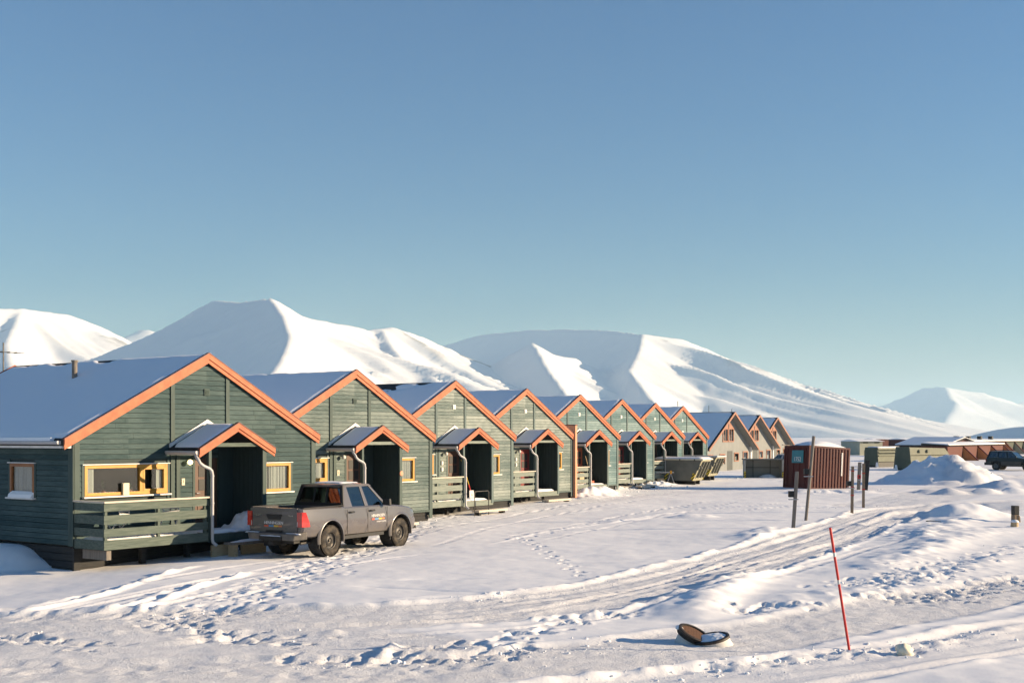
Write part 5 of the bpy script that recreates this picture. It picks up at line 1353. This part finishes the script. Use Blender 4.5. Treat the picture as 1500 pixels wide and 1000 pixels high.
# skips, bin, trestle
M['skip'] = pmat('dark_skip_steel', (0.115, 0.12, 0.105), (0.15, 0.15, 0.13), 2, rough=0.65)
M['skip_lit'] = pmat('lit_skip_steel', (0.30, 0.285, 0.20), (0.35, 0.33, 0.24), 2, rough=0.65)  # lighter copy for the end plates, sunlight put into the colour
M['lid'] = pmat('pale_lid', (0.40, 0.42, 0.44), (0.50, 0.51, 0.52), 2, rough=0.6)
M['orange_clamp'] = pmat('orange_clamp', (0.70, 0.32, 0.03), rough=0.5)
def skip(pos, rz, label, lidm, snow):
    s = empty('waste_skip', pos, rz, label, 'skip', 'waste skips by the last green houses')
    # long along x, raked ends, open hooks on the end frame
    bL, tL, w, h = .92, 1.60, .95, 1.40
    sd = []
    for e in (-1, 1):
        MB().prism([(-bL, e * w, .06), (bL, e * w, .06), (tL, e * w, h), (-tL, e * w, h)], (0, -e * .05, 0)).build('side_plate', M['skip'], s)
    MB().box(-bL, bL, -w + .05, w - .05, .06, .10).build('floor', M['skip'], s)
    for e in (-1, 1):
        MB().hexa([(e * bL, -w + .05, .06), (e * bL + .05, -w + .05, .06), (e * bL + .05, w - .05, .06), (e * bL, w - .05, .06), (e * tL - .05, -w + .05, h), (e * tL, -w + .05, h), (e * tL, w - .05, h), (e * tL - .05, w - .05, h)]).build('end_plate', M['skip_lit'], s)
        for y in (-.55, 0, .55):
            x_ = e * (bL + .2)
            MB().hexa([(x_ - .03, y - .05, .25), (x_ + .10, y - .05, .25), (x_ + .10, y + .05, .25), (x_ - .03, y + .05, .25), (e * tL - .02, y - .05, h - .1), (e * tL + .09, y - .05, h - .1), (e * tL + .09, y + .05, h - .1), (e * tL - .02, y + .05, h - .1)]).build('rib', M['skip'], s)
        for y in (-w - .02, w + .02):
            hk = [(e * (bL + .42), y, .75), (e * (bL + .50), y, 1.0), (e * (bL + .64), y, 1.02), (e * (bL + .66), y, .88)]
            MB().tube(hk, .05, 8).build('lifting_lug', M['skip'], s, smooth=60)
            MB().hexa([(e * bL - .09, y - .015, .10), (e * bL + .09, y - .015, .10), (e * bL + .09, y + .015, .10), (e * bL - .09, y + .015, .10), (e * bL + .08, y - .015, .55), (e * bL + .28, y - .015, .55), (e * bL + .28, y + .015, .55), (e * bL + .08, y + .015, .55)]).build('hazard_marking', M['hazard'], s)
    ld = MB().hexa([(-tL - .1, -w - .08, h), (tL + .1, -w - .08, h), (tL + .1, w + .08, h), (-tL - .1, w + .08, h), (-tL - .08, -w - .06, h + .09), (tL + .08, -w - .06, h + .09), (tL + .08, w + .06, h + .09), (-tL - .08, w + .06, h + .09)]).build('lid', lidm, s, bevel=.01)
    if snow: snow_sheet('snow', ld, -tL - .05, tL + .05, -w - .04, w + .04, lambda x: h + .09, .10, 44, 24, 16, ragged=.03)
    for x in (-1.0, .1, 1.1): MB().box(x, x + .06, -w - .10, -w - .0605, h - .05, h + .07).build('hinge', M['black'], ld)
    MB().box(-bL - .05, bL + .05, -.5, -.4, -.25, .055).build('skid', M['black'], s); MB().box(-bL - .05, bL + .05, .4, .5, -.25, .055).build('skid', M['black'], s)
    return s
M['lid_cream'] = pmat('cream_lid', (0.62, 0.55, 0.40), (0.70, 0.63, 0.48), 2, rough=0.6)
ex_, ey_ = (1001 - 750) / F_PX * 78.5, 78.5
skip((ex_, ey_, gz(ex_, ey_) + .18), R(-28), 'dark waste skip with a cream lid edge beside the trestle', M['lid_cream'], True)
skip(((1024 - 750) / F_PX * 85, 85, gz(13.3, 85) + .22), R(-28), 'dark waste skip with a grey lid behind the cream-edged one', M['lid'], False)

kx, ky = G(1119, 699)
bn = empty('open_bin', (kx, ky, gz(kx, ky) - .05), R(-6), 'open-fronted grey steel bin with striped corner posts near the container', 'bin')
M['bin_grey'] = pmat('bin_grey', (0.34, 0.33, 0.29), (0.40, 0.385, 0.34), 2, rough=0.75)
MB().box(-1.35, 1.35, 1.75, 1.83, 0, 1.40).build('back_panel', M['bin_grey'], bn)
for e in (-1, 1):
    MB().hexa([(e * 1.42 - .03, .05, 0), (e * 1.42 + .03, .05, 0), (e * 1.38 + .03, 1.83, 0), (e * 1.38 - .03, 1.83, 0), (e * 1.42 - .03, .05, 1.42), (e * 1.42 + .03, .05, 1.42), (e * 1.38 + .03, 1.83, 1.42), (e * 1.38 - .03, 1.83, 1.42)]).build('side_panel', M['bin_grey'], bn)
    MB().box(e * 1.42 - .06, e * 1.42 + .06, -.04, .045, 0, 1.42).build('front_post', M['bin_grey'], bn)
    MB().box(e * 1.42 - .07, e * 1.42 + .07, -.06, -.042, .02, .55).build('hazard_marking', M['hazard'], bn)
    MB().box(e * .65 - .03, e * .65 + .03, 1.68, 1.745, .02, 1.38).build('stiffener', M['skip'], bn)
MB().box(-1.5, 1.5, -.08, 1.9, 1.425, 1.50).build('top_lid', M['skip'], bn, bevel=.01)
MB().box(-1.3, 1.3, 1.70, 1.745, .78, .84).build('stiffener', M['skip'], bn)
X, Y = np.meshgrid(np.linspace(-1.3, 1.3, 30), np.linspace(-.1, 1.7, 16)); me = grid_mesh('snow', X, Y, .02 + .32 * np.clip(1 - ((X - .4) / .8) ** 2 - ((Y - .9) / .8) ** 2, 0, 1) + .06 * fbm(X, Y, .5, 3, 8)); me.materials.append(M['snow_roof']); link(bpy.data.objects.new('snow', me), bn)

tx, ty = G(961, 709)
tr_ = empty('trestle', (tx, ty, gz(tx, ty)), R(-3), 'steel work trestle with orange clamps standing before the skip', 'trestle')
MB().box(-1.15, 1.15, -.04, .04, .68, .75).build('beam', M['gutter'], tr_, bevel=.006)
for x in (-1.15, -.42, .95):
    MB().box(x - .05, x + .07, -.06, .06, .62, .84).build('clamp', M['orange_clamp'], tr_, bevel=.01)
    if x > -1:
        for dx, dy in ((-.28, -.22), (.22, -.22), (-.25, .25), (.25, .25)): MB().tube([(x, 0, .68), (x + dx, dy, -.05)], .022, 7).build('leg', M['gutter'], tr_)

# shovel and boot rail at the third house, broom at the fifth, things on the first deck
p = at_house(2, .30, -.62, .60); sh = empty('snow_shovel', p, ROT, 'red and yellow handled shovel leaning in the third porch', 'shovel')
MB().tube([(0, 0, .35), (-.06, .40, 1.55)], .022, 8).build('handle', M['c_yel'], sh); MB().tube([(.012, -.08, .1), (-.01, .07, .55)], .026, 8).build('grip', M['red'], sh)
MB().hexa([(-.16, -.10, .0), (.2, -.10, .0), (.2, -.07, .0), (-.16, -.07, .0), (-.12, -.06, .32), (.15, -.06, .32), (.15, -.03, .32), (-.12, -.03, .32)]).build('blade', M['gutter'], sh)
p = at_house(2, -.05, -1.66, 0); p.z = gz(p.x, p.y); ra = empty('boot_rail', p, ROT, 'thin grey tubular rail beside the steps of the third house', 'rail')
MB().tube([(-.72, 0, -.1), (-.72, 0, .90), (-.68, 0, .95), (.16, 0, .95), (.2, 0, .9), (.2, 0, -.1)], .018, 8).build('hoop', M['steel'], ra, smooth=60); MB().tube([(-.72, 0, .32), (.2, 0, .32)], .014, 8).build('crossbar', M['steel'], ra)
p = at_house(4, .10, -.75, .60); bm_ = empty('broom', p, ROT, 'pale handled broom leaning in the porch past the salmon fire wall', 'broom')
MB().tube([(0, 0, .12), (.05, .42, 1.45)], .02, 8).build('handle', M['timber'], bm_); MB().box(-.16, .16, -.06, .02, 0, .13).build('head', M['c_red'], bm_)
p = at_house(4, -.50, -.35, .62); bxx = MB().box(-.22, .22, -.18, .18, 0, .55).build('carton', M['timber'], None, bevel=.01); bxx.location = p; bxx.rotation_euler = (0, 0, ROT); tag(bxx, 'brown carton standing in the porch past the salmon fire wall', 'carton')
# box on the sill of the first window
wb = MB().box(-.09, .09, -.075, .0, 0, .30); o = wb.build('sill_box', M['plate'], None, bevel=.006); o.location = at_house(0, -2.62, -.03, 1.595); o.rotation_euler = (0, 0, ROT); tag(o, 'cream box standing on the wide window sill of house 1', 'box')
M['leaf'] = pmat('house_plant_leaf', (0.035, 0.075, 0.022), (0.06, 0.11, 0.035), 9, rough=0.6); M['pot'] = pmat('clay_pot', (0.28, 0.10, 0.05), (0.33, 0.13, 0.07), 6, rough=0.8)
def plant(p, h, seed, label):
    o = empty('pot_plant', p, ROT, label, 'plant', 'pot plants inside the wide window of house 1'); g_ = random.Random(seed)
    MB().tube([(0, 0, 0), (0, 0, .12)], [.05, .065], 12).build('pot', M['pot'], o, smooth=40)
    mb = MB()
    for _ in range(26):
        a = g_.uniform(0, 6.28); t = g_.uniform(.3, 1); r1 = g_.uniform(.04, .13); c = Vector((math.cos(a), math.sin(a) * .5, 0)); z = .1 + h * t; q = Vector((-c.y, c.x, 0)) * .022
        mb.poly([c * r1 * .2 + Vector((0, 0, z * .7)), c * r1 * .7 + q + Vector((0, 0, z)), c * r1 * 1.3 + Vector((0, 0, z - .02)), c * r1 * .7 - q + Vector((0, 0, z))])
    tag(mb.build('leaves', M['leaf'], o), kind='stuff')
MB().box(-3.70, -1.38, .07, .17, 1.57, 1.60).build('inner_sill', M['white'], HOUSES[0])
plant(at_house(0, -3.15, .12, 1.60), .30, 4, 'taller pot plant behind the wide window pane of house 1')
plant(at_house(0, -2.35, .12, 1.60), .18, 6, 'low pot plant behind the wide window near the mullion of house 1')
def chair(p, rz, label):
    c = empty('garden_chair', p, rz, label, 'chair', 'garden chairs on the first deck')
    MB().box(-.22, .22, -.22, .22, .40, .43).build('seat', M['white'], c, bevel=.008)
    for q in range(3): MB().hexa([(-.2, .20, .52 + q * .11), (.2, .20, .52 + q * .11), (.2, .225, .52 + q * .11), (-.2, .225, .52 + q * .11), (-.2, .215, .60 + q * .11), (.2, .215, .60 + q * .11), (.2, .24, .60 + q * .11), (-.2, .24, .60 + q * .11)]).build('slat', M['white'], c)
    for x in (-.2, .2):
        MB().tube([(x, -.2, 0), (x, .22, .43), (x, .25, .82)], .016, 7).build('leg', M['white'], c); MB().tube([(x, .22, 0), (x, -.18, .42)], .016, 7).build('leg', M['white'], c)
    snow_sheet('snow', c, -.2, .2, -.2, .18, lambda x: .43, .08, 994, 10, 10)
    return c
chair(at_house(0, -3.35, -.68, .60), ROT + R(200), 'white folding chair with snow on its seat, at the deck corner')
chair(at_house(0, -1.75, -.62, .60), ROT + R(160), 'white folding chair on the deck close to the porch')
# aerial behind the first house
p = at_house(0, .15, 9.9, 0); an = empty('aerial_mast', (p.x, p.y, gz(p.x, p.y) - .2), ROT, 'thin television aerial mast rising behind the first house', 'aerial')
MB().tube([(0, 0, 0), (0, 0, 6.25)], .022, 7).build('mast', M['steel'], an); MB().tube([(-.5, .0, 5.95), (.6, 0, 5.95)], .012, 6).build('boom', M['steel'], an)
for x in (-.45, -.2, .05, .3, .55): MB().tube([(x, -.28, 5.95), (x, .28, 5.95)], .008, 5).build('element', M['steel'], an)

# green compactors
M['army'] = pmat('army_green', (0.055, 0.075, 0.055), (0.075, 0.095, 0.07), 1.5, rough=0.6)  # dark copy for the end plates, shade put into the colour
M['army_lit'] = pmat('lit_army_green', (0.115, 0.125, 0.090), (0.15, 0.16, 0.115), 1.5, rough=0.7)  # same green made paler: the sun on the sides is painted in
def compactor(pos, rz, L_, wb_, wt_, h, label, kind):
    c = empty('waste_compactor', pos, rz, label, 'compactor', 'green waste compactors by the snow heap')
    e0 = [(0, -wb_ / 2, .15), (0, wb_ / 2, .15), (0, wt_ / 2, h), (0, -wt_ / 2, h)]
    MB().prism(e0, (.08, 0, 0)).build('end_plate', M['army'], c, bevel=.02)
    if kind == 0:
        mb = MB(); hb = h * .62
        mb.hexa([(.08, -wb_ / 2, .15), (L_, -wb_ / 2, .15), (L_, wb_ / 2, .15), (.08, wb_ / 2, .15), (.08, -wt_ / 2 - .1, hb), (L_, -wt_ / 2 - .1, hb), (L_, wt_ / 2 + .1, hb), (.08, wt_ / 2 + .1, hb)]); mb.build('hull', M['army_lit'], c, bevel=.02)
        mb = MB(); mb.hexa([(.08, -wt_ / 2 - .08, hb + .04), (L_, -wt_ / 2 - .08, hb + .04), (L_, wt_ / 2 + .08, hb + .04), (.08, wt_ / 2 + .08, hb + .04), (.08, -wt_ / 2, h - .05), (L_ * .9, -wt_ / 2, h * .93), (L_ * .9, wt_ / 2, h * .93), (.08, wt_ / 2, h - .05)]); mb.build('upper_hull', M['army_lit'], c, bevel=.03)
        for x in (L_ * .22, L_ * .42): 
            mb = MB(); mb.lathe([(0, -.16), (.10, -.16), (.16, -.06), (.17, .1), (.0, .1)], (x, -wt_ / 2 - .04, h * .8), 'y', 14); mb.build('vent_cowl', M['army_lit'], c, smooth=40)
    else:
        mb = MB(); mb.hexa([(.08, -wb_ / 2 + .1, .55), (L_, -wb_ / 2 + .1, .55), (L_, wb_ / 2, .55), (.08, wb_ / 2, .55), (.08, -wb_ / 2 + .1, 1.1), (L_, -wb_ / 2 + .1, 1.1), (L_, wb_ / 2, 1.1), (.08, wb_ / 2, 1.1)]); mb.build('hull', M['army_lit'], c, bevel=.02)
        MB().box(.08, L_, -wb_ / 2 + .3, wb_ / 2, 1.1, h - .28).build('upper_hull', M['army'], c)
        for z in (1.12, 1.45): MB().box(.08, L_, -wb_ / 2, -wb_ / 2 + .35, z, z + .10).build('shelf', M['army_lit'], c)
        snow_sheet('snow', MB().box(.08, L_, -wt_ / 2 - .06, wt_ / 2, h - .26, h - .06).build('top_lid', M['army_lit'], c), .1, L_, -wt_ / 2, wt_ / 2, lambda x: h - .06, .14, 66, 14, 14)
    MB().box(.1, L_ - .2, -wb_ / 2 + .25, wb_ / 2 - .1, -.2, .149 if kind == 0 else .54).build('chassis', M['black'], c)
    for y in (-wb_ / 2 + .16, wb_ / 2 - .3): MB().hexa([(-.06, y - .12, .02), (-.005, y - .2, .02), (-.005, y + .2, .02), (-.06, y + .12, .02), (-.03, y - .02, .5), (-.005, y - .08, .5), (-.005, y + .12, .5), (-.03, y + .04, .5)]).build('frozen_snow', M['snow_roof'], c)
    return c
ax_, ay_ = G(1322, 688); compactor((ax_, ay_, gz(ax_, ay_)), R(38), 6.5, 1.95, 1.45, 2.2, 'green waste compactor with round vent cowls beside the snow heap', 0)
ax_, ay_ = G(1276, 684); compactor((ax_, ay_, gz(ax_, ay_)), R(38), 4.2, 1.75, 1.5, 2.0, 'smaller green waste compactor with open shelves next to the cowled one', 1)

# ------------------------------------------------------------------ far houses to the right
M['brick_red'] = pmat('red_board_wall', (0.085, 0.022, 0.014), (0.11, 0.03, 0.02), 1.5, (1, 1, 4), rough=0.8)  # terrace walls darkened here: their shade is put into the base colours
M['brown_wall'] = pmat('brown_board_wall', (0.09, 0.038, 0.016), (0.115, 0.05, 0.023), 1.5, (1, 1, 4), rough=0.8)
M['green_wall'] = pmat('moss_board_wall', (0.05, 0.06, 0.045), (0.065, 0.075, 0.055), 1.5, (1, 1, 4), rough=0.8)
M['fin_or'] = pmat('orange_fin', (0.50, 0.20, 0.07), (0.56, 0.25, 0.10), 1.5, rough=0.8)
M['fin_gr'] = pmat('grey_fin', (0.34, 0.34, 0.26), (0.38, 0.38, 0.30), 1.5, rough=0.8)
M['blue_wall'] = pmat('blue_wall', (0.12, 0.17, 0.34), (0.15, 0.20, 0.38), 1.5, rough=0.8)
def WP(px, py, y): return Vector(((px - 750) / F_PX * y, y, CAM_H + (HORIZON - py) / F_PX * y))
def fin_row(name, label, px0, px1, y0, y1, ptop, walls, fins, chim, finm, snow=True, dep=3.2):
    """terrace of houses with raking fin walls between them; front runs from px0 to px1"""
    a, b = WP(px0, ptop, y0), WP(px1, ptop, y1); zt = (a.z + b.z) / 2
    d = Vector((b.x - a.x, b.y - a.y, 0)); L_ = d.length; rz = math.atan2(d.y, d.x)
    r = empty(name, (a.x, a.y, 0), rz, label, 'house')
    n = len(walls)
    for i, m_ in enumerate(walls): MB().box(L_ * i / n, L_ * (i + 1) / n - .003, 0, .3, -1, zt).build('wall', m_, r)
    MB().box(0, L_, .3, dep, -1, zt - .02).build('back_volume', walls[0], r)
    rf = MB().hexa([(-.2, -.3, zt), (L_ + .2, -.3, zt), (L_ + .2, dep, zt + .0), (-.2, dep, zt + .0), (-.2, -.3, zt + .12), (L_ + .2, -.3, zt + .12), (L_ + .2, dep, zt + .35), (-.2, dep, zt + .35)]).build('roof', M['roof'], r)
    if snow: MB().hexa([(-.15, -.2, zt + .124), (L_ + .15, -.2, zt + .124), (L_ + .15, dep - .1, zt + .354), (-.15, dep - .1, zt + .354), (-.1, -.12, zt + .26), (L_ + .1, -.12, zt + .26), (L_ + .1, dep - .2, zt + .5), (-.1, dep - .2, zt + .5)]).build('snow', M['snow_roof'], rf)
    for i, m_ in enumerate(fins):
        x = L_ * (i + 1) / n - .2
        MB().prism([(x, -.005, -1), (x, -.005, zt - .05), (x, -2.6, -.8), (x, -2.6, -1)], (.18, 0, 0)).build('fin_wall', m_, r)
        MB().prism([(x - .05, 0, zt + .02), (x - .05, -2.75, -.75), (x - .05, -2.75, -.93), (x - .05, 0, zt - .16)], (.28, 0, 0)).build('fin_cap', finm, r)
    for x in chim: MB().box(L_ * x, L_ * x + .7, 1.6, 2.3, zt + .2, zt + 1.0).build('chimney', M['black'], rf)
    return r
fin_row('terrace_house', 'red-brown terrace row with orange fin walls behind the off-roader', 1388, 1470, 150, 178, 652, [M['brick_red']] * 4, [M['fin_or']] * 4, (), M['drip'])
fin_row('terrace_house', 'long brown and moss terrace row with four chimneys behind the red-brown one', 1414, 1512, 205, 232, 646.6, [M['brown_wall'], M['brown_wall'], M['brown_wall'], M['brown_wall'], M['green_wall'], M['green_wall'], M['brown_wall']], [M['fin_or']] * 4 + [M['fin_gr'], M['fin_gr'], M['fin_or']], (.02, .18, .34, .5), M['drip'])
gp = WP(1412, 644, 190); gh = empty('gabled_house', (gp.x, gp.y, 0), R(35), 'dark red gabled house rising behind the red-brown terrace row', 'house')
MB().prism([(-4.5, 0, -1), (4.5, 0, -1), (4.5, 0, 1.7), (0, 0, 2.75), (-4.5, 0, 1.7)], (0, 9, 0)).build('wall', M['brick_red'], gh)
MB().prism([(-5, -.4, 1.75), (0, -.4, 2.95), (5, -.4, 1.75), (5, -.4, 1.6), (0, -.4, 2.78), (-5, -.4, 1.6)], (0, 10, 0)).build('roof', M['roof'], gh)
for e in (-1, 1): MB().hexa([(min(0, e * 4.9), -.2, 2.96 if e > 0 else 1.79), (max(0, e * 4.9), -.2, 1.79 if e > 0 else 2.96), (max(0, e * 4.9), 9.4, 1.79 if e > 0 else 2.96), (min(0, e * 4.9), 9.4, 2.96 if e > 0 else 1.79), (min(0, e * 4.9), -.2, 3.1 if e > 0 else 1.93), (max(0, e * 4.9), -.2, 1.93 if e > 0 else 3.1), (max(0, e * 4.9), 9.4, 1.93 if e > 0 else 3.1), (min(0, e * 4.9), 9.4, 3.1 if e > 0 else 1.93)]).build('snow', M['snow_roof'], gh)
def far_house(px, pb, pt, w, y, rz, wallm, label, gable=True):
    p = WP(px, pb, y); h = (pb - pt) / F_PX * y
    o = empty('far_building', (p.x, p.y, p.z), rz, label, 'building', 'small buildings of the distant settlement')
    hw = h * (.55 if gable else .85); MB().box(-w / 2, w / 2, -3, 3, -3, hw).build('wall', wallm, o)
    ro = MB().prism([(-w / 2 - .3, -3.4, hw), (-w / 2 - .3, 3.4, hw), (-w / 2 - .3, 0, h)], (w + .6, 0, 0)) if gable else MB().box(-w / 2 - .2, w / 2 + .2, -3.2, 3.2, hw + .005, h)
    ro.build('roof', M['snow_roof'] if gable else M['lid'], o)
    for q in range(max(2, int(w / 3))):
        x = -w / 2 + (q + .5) * w / max(2, int(w / 3)); MB().box(x - .5, x + .5, -3.03, -3.002, hw * .35, hw * .75).build('window', M['black'], o)
    return o
fr_ = random.Random(5)
spec = [(1262, 650, 643, 4.5, 210, 'fin_gr', 'pale low shed between the red container and the compactors'), (1290, 645, 641.6, 10, 420, 'brick_red', 'small red cabin of the far settlement behind the smaller compactor'),
        (1308, 646, 642, 11, 430, 'brown_wall', 'small brown cabin of the far settlement between both compactors'), (1336, 646, 641.5, 12, 330, 'brick_red', 'red gabled cabin of the far settlement above the cowled compactor'),
        (1346, 644.6, 641.4, 12, 520, 'black', 'black low hut of the far settlement left of the blue hall'.replace('left of', 'beside')), (1358, 644.6, 641.8, 12, 540, 'brown_wall', 'narrow brown hut of the far settlement near the blue hall')]
for px, pb, pt, w, y, m_, lb in spec: far_house(px, pb, pt, w, y, R(fr_.uniform(-15, 35)), M[m_], lb)
far_house(1382, 646, 640.2, 8.5 * .9, 520 / 1.6, R(5), M['blue_wall'], 'long blue hall of the far settlement above the terrace roofs', False)
M['far_dark'] = M['brown_wall']

# ------------------------------------------------------------------ the air
HB = MB().box(-26000, 26000, -3200, 31000, -260, 960)
hz = bpy.data.materials.new('haze'); hz.use_nodes = True
hn, hl = hz.node_tree.nodes, hz.node_tree.links
hn.remove(hn['Principled BSDF'])
pv = hn.new('ShaderNodeVolumePrincipled')
pv.inputs['Color'].default_value = (0.60, 0.845, 1.0, 1)
pv.inputs['Density'].default_value = 0.000053
pv.inputs['Anisotropy'].default_value = 0.0
hl.new(pv.outputs[0], hn['Material Output'].inputs['Volume'])
haze = tag(HB.build('haze', hz), 'pale blue air lying over the valley and the mountains', 'haze', kind='stuff')
